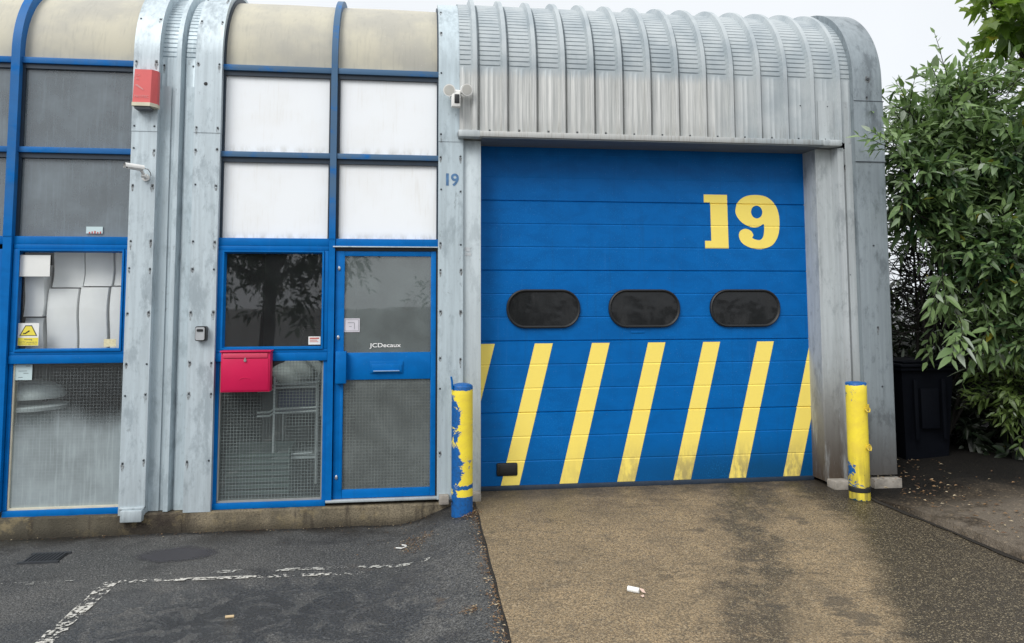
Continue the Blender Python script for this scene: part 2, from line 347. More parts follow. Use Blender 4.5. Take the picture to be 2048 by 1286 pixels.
def plinth_mat():
    m = Mt('mossy_concrete'); x, y, z = m.xyz()
    n = m.noise(3.5, 6, rough=.65); f = m.noise(90, 4, rough=.7); st = m.noise(9, 4, (2.5,1,.25))
    c = m.mix(m.mr(n, .35, .65), (.24,.20,.135), (.14,.12,.085)); c = m.mix(m.mr(f, .4, .66, 0, .7), c, (.07,.06,.045))
    c = m.mix(m.ma('MULTIPLY', m.mr(x, -1.6, -2.3), .75), c, (.065,.06,.045))
    c = m.mix(m.mr(st, .55, .7, 0, .65), c, (.045,.036,.028))
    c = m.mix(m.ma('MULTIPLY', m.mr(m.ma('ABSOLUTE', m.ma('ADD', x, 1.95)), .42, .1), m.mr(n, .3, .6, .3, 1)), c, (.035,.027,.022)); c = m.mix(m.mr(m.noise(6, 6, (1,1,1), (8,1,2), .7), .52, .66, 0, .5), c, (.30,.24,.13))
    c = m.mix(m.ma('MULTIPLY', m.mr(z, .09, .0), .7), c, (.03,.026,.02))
    return m.done(m.pbsdf(c, .85, 0, .3, m.bump(m.ma('ADD', f, n), .7, .015)))
PLINTH = plinth_mat()
CONC = plain('grey_concrete', (.36,.33,.29), .85, var=.7, scale=16, bump=.6)

# tarmac: one sheet out to the horizon
def axis(lo, hi, step, far):
    a = [-f for f in reversed(far) if -f < lo]; n = int(round((hi-lo)/step))
    return a + [lo + i*step for i in range(n+1)] + [f for f in far if f > hi]
mb = MB(); far = [8, 9.5, 11, 14, 20, 40, 100, 300, 800]
xs = axis(-6, 7, .125, far); ys = axis(-7.5, 1, .125, far)
mb.add([(x, y, gz(x, y)) for y in ys for x in xs], [(j*len(xs)+i, j*len(xs)+i+1, (j+1)*len(xs)+i+1, (j+1)*len(xs)+i) for j in range(len(ys)-1) for i in range(len(xs)-1)])
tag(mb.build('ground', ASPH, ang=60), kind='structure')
# concrete ramp
mb = MB(); ny, nx = 54, 26
for j in range(ny+1):
    y = .26 - j*(6.4/ny); x0 = .47 + .004*math.sin(j*1.3); x1 = redge(y)
    for i in range(nx+1):
        x = x0 + (x1-x0)*i/nx; mb.v.append((x, y, rz(x, y)))
for j in range(ny):
    for i in range(nx):
        a = j*(nx+1)+i; mb.f.append((a, a+nx+1, a+nx+2, a+1)); mb.m.append(0)
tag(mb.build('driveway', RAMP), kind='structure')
# dark joint beside the ramp
mb = MB()
for k in range(40):
    y = .1 - k*.16; y2 = y-.16; w = .011+.004*math.sin(k*2.3)
    mb.add([(.462-w, y, gz(.45,y)+.009),(.468, y, gz(.45,y)+.009),(.468, y2, gz(.45,y2)+.009),(.462-w, y2, gz(.45,y2)+.009)], [(0,3,2,1)])
JD = plain('joint_dirt', (.016,.013,.010), .9)
tag(mb.build('driveway_joint', JD), kind='structure')
mb = MB()
for k in range(120):
    y = -.30 - k*.05; y2 = y-.05
    def w_(v): return .020+.010*math.sin(v*7)+.006*math.sin(v*23+1)
    mb.add([(redge(y)-w_(y), y, rz(3.6,y)+.006),(redge(y)+.018, y, rz(3.6,y)+.006),(redge(y2)+.018, y2, rz(3.6,y2)+.006),(redge(y2)-w_(y2), y2, rz(3.6,y2)+.006)], [(0,3,2,1)])
tag(mb.build('driveway_joint', JD), kind='structure')
# verge on the right
mb = MB(); nx, ny = 40, 60
for j in range(ny+1):
    y = 6 - j*.2; x0 = redge(y)+.015
    if y > -.25: x0 = max(x0, 3.62)
    for i in range(nx+1):
        t = i/nx; x = x0 + (12-x0)*t*t
        r = .0 if i == 0 else .055 + .02*math.sin(x*5+y*3) * min(1, t*8) + random.uniform(-.006, .006) + .05*sstep(.0,.25,t)
        k = 1 if y < -.9 else max(sstep(4.05, 4.5, x), sstep(-.35, -.9, y) if False else sstep(.35, .9, -y))
        mb.v.append((x, y, rz(3.5, min(y, .2)) + r*k + .008*(1-k) - (.05 if i == 0 else 0)))
for j in range(ny):
    for i in range(nx):
        a = j*(nx+1)+i; mb.f.append((a, a+nx+1, a+nx+2, a+1)); mb.m.append(0)
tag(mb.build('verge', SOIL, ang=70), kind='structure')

def worn_paint():
    m = Mt('worn_white_paint')
    a = m.noise(38, 5, rough=.7); b = m.noise(5.5, 4, (1,1,1), (2,3,0)); x, y, z = m.xyz()
    k = m.ma('GREATER_THAN', m.ma('ADD', a, m.ma('MULTIPLY', m.ma('SUBTRACT', b, .5), .9)), .515)
    p = m.pbsdf(m.mix(m.mr(a, .45, .7), (.42,.41,.37), (.62,.61,.57)), .8)
    return m.done(m.nd('MixShader', {0: k, 1: m.nd('BsdfTransparent').outputs[0], 2: p}).outputs[0])
LINE = worn_paint()
def faint_paint():
    m = Mt('nearly_gone_white_paint'); a = m.noise(34, 5, rough=.75); b = m.noise(4.2, 4, (1,1,1), (8,3,0))
    k = m.ma('GREATER_THAN', m.ma('ADD', a, m.ma('MULTIPLY', m.ma('SUBTRACT', b, .5), 1.0)), .62)
    return m.done(m.nd('MixShader', {0: k, 1: m.nd('BsdfTransparent').outputs[0], 2: m.pbsdf((.42,.42,.39), .8)}).outputs[0])
FAINT = faint_paint()
def line_mesh(name, a, b, w, mat):
    mb = MB(); a = Vector((*a, 0)); b = Vector((*b, 0)); d = b-a; n = max(2, int(d.length/.06)); p = Vector((-d.y, d.x, 0)).normalized()*w/2
    for i in range(n+1):
        q = a+d*i/n; k = 1+random.uniform(-.12,.12)
        for s in (-1, 1): mb.v.append((q.x+p.x*s*k, q.y+p.y*s*k, gz(q.x, q.y)+.006))
    for i in range(n): mb.f.append((2*i, 2*i+2, 2*i+3, 2*i+1)); mb.m.append(0)
    return tag(mb.build(name, mat), kind='structure')
line_mesh('parking_line', (-1.85,-1.05), (-1.85,-5.2), .09, LINE)
line_mesh('parking_line', (-1.82,-1.075), (-.35,-1.12), .047, LINE)
line_mesh('parking_line', (-.35,-1.12), (.12,-1.15), .04, FAINT)
line_mesh('parking_line', (-1.95,-.95), (.10,-1.03), .05, FAINT)
line_mesh('parking_line', (-2.6,-1.02), (-1.95,-1.04), .05, FAINT)
mb = MB(); pts = []
for k in range(28):
    a = 2*math.pi*k/28; rx = .33*(1+.12*math.sin(3*a)+.05*math.sin(7*a)); ry = .21*(1+.1*math.cos(4*a))
    x, y = -1.62+rx*math.cos(a)+.06*math.sin(a), -.58+ry*math.sin(a); pts.append((x, y, gz(x, y)+.005))
mb.add(pts, [tuple(range(28))])
m = Mt('smooth_damp_tarmac'); x, y, z = m.xyz(); u_ = m.ma('DIVIDE', m.ma('ADD', x, 1.62), .30); v_ = m.ma('DIVIDE', m.ma('ADD', y, .58), .19)
rr_ = m.ma('ADD', m.ma('SQRT', m.ma('ADD', m.ma('MULTIPLY', u_, u_), m.ma('MULTIPLY', v_, v_))), m.ma('MULTIPLY', m.ma('SUBTRACT', m.noise(9, 5, rough=.7), .5), .9))
m.done(m.nd('MixShader', {0: m.mr(rr_, 1.0, .6, 0, .75), 1: m.nd('BsdfTransparent').outputs[0], 2: m.pbsdf(m.mix(m.noise(40, 3), (.046,.044,.052), (.058,.056,.064)), .55)}).outputs[0])
tag(mb.build('tarmac_patch', m.m), kind='structure')

# ------------------------------------------------------------------ the two units
U19 = thing('industrial_unit', (1.2, 0, 0), 'grey metal unit with white boarded windows and a blue roller door striped yellow', 'building')
NEI = thing('industrial_unit', (-3.4, 0, 0), 'neighbouring grey metal unit at the left edge with hazy grey windows in blue frames', 'building')
ZC, RR, YB = 3.655, .73, 6.0
def path(z0, arc=28, yb=YB, z1=None):
    P = [(0., z0, -1., 0.)]
    if z1 is not None: return P + [(0., z1, -1., 0.)]
    P.append((0., ZC, -1., 0.))
    for i in range(1, arc+1):
        a = math.pi/2*i/arc; P.append((RR-RR*math.cos(a), ZC+RR*math.sin(a), -math.cos(a), math.sin(a)))
    P.append((yb, ZC+RR, 0., 1.)); return P
def sweep(mb, sec, P, mi=0, fn=None):
    n = len(sec); o = len(mb.v)
    for j, (y, z, ny, nz) in enumerate(P):
        for i, (x, off) in enumerate(sec):
            f = off + (fn(i, j) if fn else 0); mb.v.append((x, y+ny*f, z+nz*f))
    for j in range(len(P)-1):
        for i in range(n-1):
            a = o+j*n+i; mb.f.append((a, a+1, a+n+1, a+n)); mb.m.append(mi)
def crimp_path(z0, yb=YB):
    P = [(0., z0, -1., 0., 0.), (0., ZC-.01, -1., 0., 0.)]; n = 29
    for k in range(n):
        for t, d in ((0, 0.), (.34, 0.), (.42, 1.), (.52, .6), (.58, 0.)):
            a = math.pi/2*(k+t)/n; P.append((RR-RR*math.cos(a), ZC+RR*math.sin(a), -math.cos(a), math.sin(a), d))
    P.append((RR, ZC+RR, 0, 1, 0)); P.append((yb, ZC+RR, 0., 1., 0.))
    return P
PITCH = .2444
def clad_section(x0, x1, first, base, h=.044):
    pts = []
    k = -2
    while first+k*PITCH < x1+PITCH:
        c = first+k*PITCH
        for dx, o, t in ((-.034,0,.5),(-.021,h,0),(.013,h,0),(.026,.0,.5),(.032,-.016,.5),(.041,0,.5),(.060,0,1),(.094,0,1),(.100,.004,1),(.110,.004,1),(.116,0,1),(.135,0,1),(.141,.004,1),(.151,.004,1),(.157,0,1),(.188,0,1)):
            if x0 < c+dx < x1: pts.append((c+dx, base+o, t))
        k += 1
    return [(x0, base, 1)] + pts + [(x1, base, 1)]
def cladding(mb, x0, x1, first, base, z0, h=.042, depth=.009, yb=YB):
    s = clad_section(x0, x1, first, base, h); P = crimp_path(z0, yb)
    sweep(mb, [(a, b) for a, b, c in s], [p[:4] for p in P], 0, lambda i, j: -depth*P[j][4]*s[i][2] - (.004 if (j > 1 and abs(s[i][1]-base-.004) < 1e-5) else 0))
m = Mt('fixing_stain'); n_ = m.noise(55, 4, (1,1,.6), (1,1,1), .7)
STAIN = m.done(m.nd('MixShader', {0: m.mr(n_, .38, .66, .05, .62), 1: m.nd('BsdfTransparent').outputs[0], 2: m.pbsdf((.11,.09,.075), .8)}).outputs[0])
def screws(mb, pts, off, r=.0085, mi=1):
    for x, z in pts:
        n = 6
        if z < ZC: c = Vector((x, -off, z)); nn = Vector((0,-1,0)); u = Vector((1,0,0)); w = Vector((0,0,1))
        else:
            a = (z-ZC)/RR; c = Vector((x, RR-(RR+off)*math.cos(a), ZC+(RR+off)*math.sin(a))); nn = Vector((0,-math.cos(a),math.sin(a))); u = Vector((1,0,0)); w = Vector((0, math.sin(a), math.cos(a)))
        ring = [c+(u*math.cos(2*math.pi*k/n)+w*math.sin(2*math.pi*k/n))*r for k in range(n)]
        top = [c+nn*.005+(u*math.cos(2*math.pi*k/n)+w*math.sin(2*math.pi*k/n))*r*.75 for k in range(n)]
        if mi == 1 and random.random() < .7:
            L = random.uniform(.025,.07); ww = r*random.uniform(1.1,1.9); e = c+nn*.0012
            mb.add([e+u*ww*.7+w*ww, e-u*ww*.7+w*ww, e-u*ww-w*L*.3, e-u*ww*.35-w*L, e+u*ww*.35-w*L, e+u*ww-w*L*.3], [(0,1,2,3,4,5)], 2)
        mb.add(ring+top, [(k, (k+1)%n, (k+1)%n+n, k+n) for k in range(n)]+[tuple(range(n, 2*n))], mi)

# corrugated cladding over the roller door, reaching down beside it on the right
mb = MB(); cladding(mb, .34, 3.80, .466, .055, 3.10)
for k in range(13): screws(mb, [(.466+PITCH*(k+.5), 3.13)], .056, .008)
screws(mb, [(3.30, 3.42),(3.55, 3.42)], .056, .008)
mb.build('cladding', [CLAD, SCREW, STAIN], U19)
mb = MB(); sweep(mb, [(3.596,.0),(3.612,.088),(3.664,.088),(3.682,.045),(3.687,.034),(3.694,.045),(3.72,.045),(3.725,.05),(3.735,.05),(3.74,.045),(3.80,.045)], path(.17, z1=3.05)); screws(mb, [(3.72,3.42),(3.70,2.9),(3.71,1.95),(3.625,1.95)], .051)
mb.build('cladding', [JAMB, SCREW, STAIN], U19)
mb = MB()   # lapped sheet joint low on the last two bays
sweep(mb, [(3.46,.060),(3.60,.060)], path(3.10, z1=3.47)); sweep(mb, [(3.70,.056),(3.765,.056)], path(.18, z1=3.47))
mb.build('lapped_sheet', JAMB, U19)
# dark closers under the rib ends
for k in range(13):
    mb = MB(); c = .466+k*PITCH; mb.prism([(c-.05,3.098),(c+.05,3.098),(c+.03,3.116),(c-.015,3.126)], -.060, -.052); mb.build('rib_closer', RUB, U19)
# gutter / drip over the roller door
mb = MB(); mb.box(.326, 3.60, -.128, .05, 3.062, 3.108, 0, .004); mb.build('gutter', CLAD, U19)
mb = MB(); mb.box(.326, .50, -.132, -.02, 3.058, 3.112, 0, .004); mb.build('gutter_end', JAMB, U19)
mb = MB(); mb.box(3.46, 3.635, -.133, -.02, 3.056, 3.112, 0, .012); mb.build('gutter_end', JAMB, U19)
mb = MB(); mb.box(.52, 3.46, -.118, .235, 3.052, 3.0615); mb.build('door_soffit', plain('dull_soffit', (.16,.185,.20), .6), U19)

# flashing posts
SZ = [.53, 1.03, 1.27, 1.65, 1.99, 2.19, 2.63, 2.91]
SZU = [3.09, 3.60, 3.95, 4.22]
def post(root, x0, x1, off, mat, zb, lap=3.05, inset=.02):
    mb = MB(); s = [(x0, -.03), (x0, off), (x1, off), (x1, -.03)]
    sweep(mb, [(a, b if b < 0 else b-.004) for a, b in s], path(zb, z1=lap+.05))
    sweep(mb, [(x0-.001, -.03), (x0-.001, off), (x1+.001, off), (x1+.001, -.03)], path(lap))
    mb.add([(x0,-off+.004,zb),(x1,-off+.004,zb),(x1,.03,zb),(x0,.03,zb)], [(0,1,2,3)])
    pts = [(x, z+random.uniform(-.012,.012)) for z in SZ for x in (x0+inset+random.uniform(-.003,.003), x1-inset+random.uniform(-.003,.003))]
    screws(mb, pts, off-.004); screws(mb, [(x, z) for z in SZU for x in (x0+inset, x1-inset)], off)
    return mb.build('flashing_post', [mat, SCREW, STAIN], root)
post(NEI, -2.196, -2.008, .06, METALB, .14)
post(U19, -1.735, -1.536, .06, METALB, .145)
post(U19, .170, .372, .045, METAL, .172, 3.03)
mb = MB(); screws(mb, [(-1.655,3.44)], .06, .016, 0); mb.build('vent_hole', RUB, U19)
# valley cladding between the units
mb = MB(); cladding(mb, -2.06, -1.72, -1.868, -.02, .15, h=.045); screws(mb, [(-1.995,3.6),(-1.775,3.6),(-1.99,2.0),(-1.78,2.0)], -.018)
mb.build('cladding', [METAL, SCREW, STAIN], NEI)
mb = MB(); sweep(mb, [(-2.04,-.009),(-1.93,-.009)], path(.15, z1=3.43)); sweep(mb, [(-1.815,-.009),(-1.72,-.009)], path(.15, z1=3.43)); mb.build('lapped_sheet', METAL, NEI)
# metal boots at the foot of the posts
mb = MB(); mb.box(-2.165,-2.012,-.105,-.02,.10,.185,0,.006); mb.box(-2.185,-2.008,-.078,-.02,.185,.20,0,.004); mb.build('post_boot', WPLAS if False else METALB, NEI)
mb = MB(); mb.box(.185,.262,-.10,-.0,.145,.215,0,.006); mb.build('post_boot', CONC, U19)
mb = MB(); mb.box(.435,.515,-.09,-.0,.155,.225,0,.006); mb.build('post_boot', CONC, U19)
# door jambs
mb = MB(); mb.box(.372,.520,0.,.3,.165,3.055,0,.003); mb.build('door_jamb', JAMBL, U19)
mb = MB(); z0, z1 = .2, 3.055
mb.add([(3.455,0,z0),(3.635,0,z0),(3.635,0,z1),(3.455,0,z1),(3.445,.26,z0),(3.445,.26,z1)], [(0,1,2,3),(4,0,3,5)])
mb.add([(3.452,-.004,z0),(3.47,-.004,z0),(3.47,-.004,z1),(3.452,-.004,z1)], [(0,1,2,3)])
mb.build('door_jamb', JAMB, U19)
mb = MB(); mb.box(3.46,3.66,-.13,-.0,.155,.225,0,.008); mb.build('concrete_block', CONC, U19)
mb = MB(); mb.box(3.80,4.05,-.15,.1,.14,.243,0,.008); mb.build('concrete_block', CONC, U19)
# wing fascia at the right-hand end
mb = MB(); off = .11; s = [(3.765,-.02),(3.765,off),(3.775,off),(4.028,off),(4.04,off-.008),(4.048,off-.03),(4.048,-.4)]
sweep(mb, s, path(.265, z1=2.95)); sweep(mb, [(x+(.002 if i > 3 else -.002), o+.003) for i, (x, o) in enumerate(s)], path(2.93, z1=3.47)); sweep(mb, s, path(3.45, 36))
mb.box(3.764,4.046,-.1155,-.10,3.462,3.468,1); mb.box(3.764,4.046,-.1175,-.10,2.926,2.932,1)
screws(mb, [(3.89,3.50),(3.9,2.2),(3.91,1.5),(3.93,1.0)], off, .009); screws(mb, [(3.905,3.66)], off, .016)
mb.build('end_fascia', [WING, SCREW, STAIN], U19)
mb = MB()   # wall of the long side, with ribs, and the profile that closes the rolled eave
n = 20; prof = [(-.06,.2),(-.06,ZC)]+[(RR-(RR+.06)*math.cos(math.pi/2*i/n), ZC+(RR+.06)*math.sin(math.pi/2*i/n)) for i in range(1,n+1)]+[(YB,ZC+RR+.06),(YB,.2)]
mb.add([(4.035,y,z) for y,z in prof], [tuple(range(len(prof)))])
for k in range(22):
    y = .5+k*.25; mb.box(4.036,4.066,y,y+.04,.2,4.2)
mb.build('side_wall', WING, U19)
mb = MB(); mb.box(-6.1, 4.03, YB-.1, YB, 0., ZC+RR); mb.build('back_wall', METAL, U19)

# frames -----------------------------------------------------------------
def bay(root, xa, xm0, xm1, xb, mside, door_left=False, wide=.0):
    """ blue frame of one glazed bay: xa..xb with a mullion xm0..xm1 """
    mb = MB(); F, Bk = -.022, .05
    # mullion, straight then rolled over the eave
    sweep(mb, [(xm0,-.05),(xm0,.030+wide),(xm1,.030+wide),(xm1,-.05)], path(.19, z1=2.228))
    sweep(mb, [(xm0-.001,-.05),(xm0-.001,.034+wide),(xm1+.001,.034+wide),(xm1+.001,-.05)], path(2.226))
    for (p, q) in ((xa, xm0), (xm1, xb)):
        for z0, z1 in ((3.570,3.617),(2.873,2.917),(2.168,2.229)):
            mb.box(p+.001, q-.001, F, Bk, z0, z1, 0, .003)
        for z0, z1 in ((3.533,3.569),(2.834,2.872)):      # glazing bead below each rail, rail shadow put into its dark colour
            mb.box(p+.002, q-.002, -.004, Bk, z0, z1, 1)
        for z0, z1 in ((2.230,2.833),(2.918,3.532)):
            mb.box(p+.001, p+.022, -.002, Bk, z0, z1, 1); mb.box(q-.016, q-.001, -.002, Bk, z0, z1, 1)
    sweep(mb, [(xa-.002,-.05),(xa-.002,.012),(xa+.018,.012),(xa+.018,-.05)], path(3.62), 1)
    sweep(mb, [(xb-.014,-.05),(xb-.014,.012),(xb+.002,.012),(xb+.002,-.05)], path(3.62), 1)
    return mb.build('window_frame', [BLUE, GASK_SHADOW], root)
def casement(root, x0, x1, gx0, gx1, glass):
    mb = MB(); z0, z1, g0, g1 = 1.334, 2.167, 1.380, 2.107
    for k, (ax0, ax1, az0, az1, bx0, bx1, bz0, bz1, yf) in enumerate(((x0,x1,z0,z1,x0+.035,x1-.033,z0+.024,z1-.034,-.024),)):
        mb.box(ax0,ax1,yf,.05,az0,bz0,0,.003); mb.box(ax0,ax1,yf,.05,bz1,az1,0,.003); mb.box(ax0,bx0,yf,.05,bz0+.001,bz1-.001,0,.003); mb.box(bx1,ax1,yf,.05,bz0+.001,bz1-.001,0,.003)
    a0, a1, c0, c1 = x0+.036, x1-.034, z0+.025, z1-.035      # mitred, bevelled sash
    ys, yi = -.034, .004; g = .006
    o = [(a0,ys,c0),(a1,ys,c0),(a1,ys,c1),(a0,ys,c1)]; w = .014
    i1 = [(a0+w,ys,c0+w),(a1-w,ys,c0+w),(a1-w,ys,c1-w),(a0+w,ys,c1-w)]; i2 = [(gx0,yi,g0),(gx1,yi,g0),(gx1,yi,g1),(gx0,yi,g1)]; ob = [(a,.03,c) for a,_,c in o]
    mb.add(o+i1+i2+ob, [f for k in range(4) for f in ((k,(k+1)%4,(k+1)%4+4,k+4),(k+4,(k+1)%4+4,(k+1)%4+8,k+8),(k+12,(k+1)%4+12,(k+1)%4,k))])
    fr = mb.build('opening_window', BLUE, root)
    mb = MB(); mb.quad(gx0-.004, gx1+.004, g0-.004, g1+.004, .006); mb.build('window_pane', glass, fr)
    return fr
def pane(root, name, x0, x1, z0, z1, mat, y=.016):
    mb = MB(); mb.quad(x0, x1, z0, z1, y); return mb.build(name, mat, root)

# unit 19: window bay
bay(U19, -1.540, -.692, -.645, .172, 1)
for x0, x1 in ((-1.52,-.706),(-.625,.158)):
    for z0, z1 in ((2.228,2.836),(2.916,3.536)): pane(U19, 'white_board', x0-.01, x1+.01, z0, z1, BOARD, .02)
for x0, x1 in ((-1.523,-.693),(-.644,.158)):
    mb = MB(); sweep(mb, [(x0,-.02),((x0+x1)/2,-.016),(x1,-.02)], path(3.615)); mb.build('rolled_skylight', SKYL, U19)
casement(U19, -1.538, -.693, -1.476, -.741, GLASS)
mb = MB(); mb.box(-1.539,-.693,-.028,.05,1.268,1.333,0,.004)          # rail and lower light frame
mb.box(-1.539,-1.508,-.008,.05,.194,1.267); mb.box(-.722,-.693,-.012,.05,.194,1.267); mb.box(-1.539,-.693,-.018,.05,.148,.193,0,.003)
mb.box(-1.507,-1.497,.0,.05,.205,1.267,1); mb.box(-.731,-.723,.0,.05,.205,1.267,1); mb.box(-1.507,-.723,.0,.05,.194,.208,1)
mb.build('lower_frame', [BLUE, plain('grey_bead', (.28,.29,.28), .6)], U19)
pane(U19, 'wired_pane', -1.5, -.728, .205, 1.27, WIRED)
# entrance door
mb = MB(); DY = -.004
for b in ((-.640,-.569,.195,2.132),(.115,.156,.195,2.132)): mb.box(b[0],b[1],DY,.045,b[2],b[3],0,.003)
for b in ((-.568,.114,2.092,2.131),(-.568,.114,1.112,1.324),(-.568,.114,.196,.262)): mb.box(b[0],b[1],DY+.002,.043,b[2],b[3],0,.002)
mb.box(-.594,-.570,DY-.003,.04,.262,1.11,0,.002)
door = mb.build('entrance_door', BLUE, U19)
pane(door, 'door_pane', -.572, .118, 1.32, 2.095, GLASSD, .012)
pane(door, 'wired_pane', -.572, .118, .258, 1.115, WIREDD, .012)
mb = MB(); mb.box(-.626,-.543,-.060,-.005,1.088,1.338,0,.006); mb.build('lock_guard', BLUE, door)
mb = MB(); mb.box(-.363,-.103,-.010,-.003,1.160,1.258,0,.003); mb.box(-.350,-.112,-.018,-.010,1.168,1.232,0,.004); mb.box(-.335,-.130,-.030,-.018,1.176,1.184,1,.002)
mb.build('letter_slot', [BLUE, plain('pale_blue_edge', (.22,.38,.62), .4)], door)
for z in (1.445, 1.992, .36):
    mb = MB(); mb.lathe(0,0,[(.011,0),(.011,.006),(.007,.010)],14); k = MB(); k.add([(-.612+x, -.005-zz, z+y*1.5) for x,y,zz in mb.v], mb.f); k.build('lock_barrel', STEEL, door)
mb = MB(); text_into(mb, 'JCDecaux', -.368, 1.355, .005, .043, .247, .007); mb.build('lettering', WHITE_VINYL, door)
mb = MB(); mb.box(-.645,.171,-.004,.05,2.134,2.166); mb.box(.157,.171,.0,.05,.19,2.133); mb.build('door_gap_shade', RUB, U19)  # black strips stand in for shadow in the gaps round the door
mb = MB(); mb.box(-.66,.175,-.04,-.0235,2.160,2.169,0,.001); mb.build('door_drip', METAL, U19)
mb = MB(); mb.box(-.69,.185,-.035,.05,.172,.192,0,.003); mb.build('door_sill', JAMBL, U19)
# neighbour: right half of its bay, and its own door to the left, mostly outside the picture
bay(NEI, -3.92, -3.086, -3.026, -2.19, 1, wide=.018)
for x0, x1 in ((-3.905,-3.10),(-3.020,-2.20)):
    for z0, z1 in ((2.228,2.836),(2.916,3.536)): pane(NEI, 'hazy_pane', x0, x1, z0, z1, GLASSU, .02)
for x0, x1 in ((-3.905,-3.087),(-3.027,-2.196)):
    mb = MB(); sweep(mb, [(x0,-.02),((x0+x1)/2,-.016),(x1,-.02)], path(3.615)); mb.build('rolled_skylight', SKYL, NEI)
casement(NEI, -3.021, -2.192, -2.986, -2.251, GLASSC)
mb = MB(); mb.box(-3.021,-2.192,-.028,.05,1.268,1.333,0,.004); mb.box(-3.021,-2.995,-.010,.05,.194,1.267); mb.box(-3.021,-2.192,-.018,.05,.140,.190,0,.003)
mb.box(-2.994,-2.984,.0,.05,.205,1.267,1); mb.box(-2.994,-2.192,.0,.05,.191,.206,1)
mb.build('lower_frame', [BLUE, CREAM], NEI)
pane(NEI, 'wired_pane', -2.99, -2.19, .2, 1.27, WIREDH)
mb = MB()
for b in ((-3.91,-3.84,.195,2.132),(-3.17,-3.103,.195,2.132),(-3.839,-3.171,2.05,2.131),(-3.839,-3.171,1.112,1.324),(-3.839,-3.171,.196,.30)): mb.box(b[0],b[1],-.004,.045,b[2],b[3],0,.003)
d2 = mb.build('entrance_door', BLUE, NEI)
pane(d2, 'door_pane', -3.84, -3.17, 1.32, 2.06, GLASSD, .012); pane(d2, 'wired_pane', -3.84, -3.17, .29, 1.115, WIREDD, .012)
mb = MB(); mb.box(-3.165,-3.112,-.035,-.005,1.55,1.63,0,.006); mb.build('door_lock', BLACK, d2)
post(NEI, -4.12, -3.92, .06, METALB, .14)
mb = MB(); cladding(mb, -6.1, -4.1, -4.3, -.02, .15); mb.build('cladding', METAL, NEI)
mb = MB(); mb.box(-6.1,-6.09,0.,YB,.1,4.3); mb.build('side_wall', METAL, NEI)
# plinths
def plinth(root, x0, x1, n):
    mb = MB(); o = len(mb.v)
    for i in range(n+1):
        x = x0+(x1-x0)*i/n; w = .006*math.sin(x*9)+random.uniform(-.003,.003)
        mb.v += [(x, .05, .147), (x, -.045+w, .147+random.uniform(-.003,.002)), (x, -.055+w, .135), (x, -.065+w*1.5, -.02)]
    for i in range(n):
        for k in range(3): a = i*4+k; mb.f.append((a, a+1, a+5, a+4)); mb.m.append(0)
    mb.build('plinth', PLINTH, root)
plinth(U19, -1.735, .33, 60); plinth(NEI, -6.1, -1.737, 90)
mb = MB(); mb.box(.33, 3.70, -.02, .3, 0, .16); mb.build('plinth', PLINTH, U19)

# interior behind the glass (so that the panes look into rooms)
INT = plain('grey_blockwork', (.24,.25,.25), .9, var=.3, scale=3); FLO = plain('dark_floor', (.07,.07,.07), .8); DKW = plain('dark_partition', (.035,.04,.045), .8)
def room(root, x0, x1, yb, wm):
    mb = MB(); mb.box(x0, x1, yb, yb+.05, .15, ZC+RR-.1); mb.build('partition_wall', wm, root)
    mb = MB(); mb.box(x0, x0+.03, .06, yb-.002, .15, 3.6); mb.build('partition_wall', DKW, root)
    mb = MB(); mb.box(x0+.031, x1, .06, yb-.002, .15, .19); mb.build('room_floor', FLO, root)
room(U19, -1.72, .42, 2.6, INT); room(NEI, -6.08, -1.90, 2.8, DKW)
mb = MB(); mb.box(.40,.43,.31,YB-.2,.19,4.2); mb.build('partition_wall', DKW, U19)
mb = MB(); mb.box(-.72,-.67,.9,2.59,.19,2.2); mb.build('partition_wall', DKW, U19)

# ------------------------------------------------------------------ roller door
DZ = [.205+.1985*k for k in range(15)]
def dprof():
    P = [(.205, .2)]
    for k, z in enumerate(DZ[1:], 1):
        d = .010 if k in (3, 6, 9, 12) else (.0035 if k < 12 else .001)
        if z+.02 > 3.06: break
        P += [(z-.0085, .2), (z-.002, .2+d), (z+.002, .2+d), (z+.006, .2)]
    P.append((3.06, .2)); return P
DP = dprof()
def dy(z):
    for (a, ya), (b, yb_) in zip(DP, DP[1:]):
        if a <= z <= b: return ya+(yb_-ya)*(z-a)/(b-a)
    return .2
mb = MB(); n = len(DP)
mb.v = [(x, y, z) for z, y in DP for x in (.505, 3.465)]; mb.f = [(2*i, 2*i+1, 2*i+3, 2*i+2) for i in range(n-1)]; mb.m = [0]*(n-1)
rdoor = mb.build('roller_door', BLUED, U19, ang=12)
mb = MB(); mb.box(.505, 3.452, .185, .23, .168, .206, 0, .004); mb.build('bottom_seal', plain('dirty_seal', (.02,.035,.06), .6, var=.6), rdoor)
def cut_sheet(poly_mesh, push):
    """ drape a flat x,z mesh over the ribbed door surface """
    bm = bmesh.new(); vs = [bm.verts.new((x, 0, z)) for x, z in poly_mesh[0]]
    for f in poly_mesh[1]:
        try: bm.faces.new([vs[i] for i in f])
        except ValueError: pass
    for z, _ in DP[1:-1]:
        bmesh.ops.bisect_plane(bm, geom=list(bm.verts)+list(bm.edges)+list(bm.faces), plane_co=(0,0,z), plane_no=(0,0,1), dist=1e-5)
    for v in bm.verts: v.co.y = dy(v.co.z)-push
    bmesh.ops.recalc_face_normals(bm, faces=list(bm.faces))
    return bm
ztop, zbot = 1.374, .208
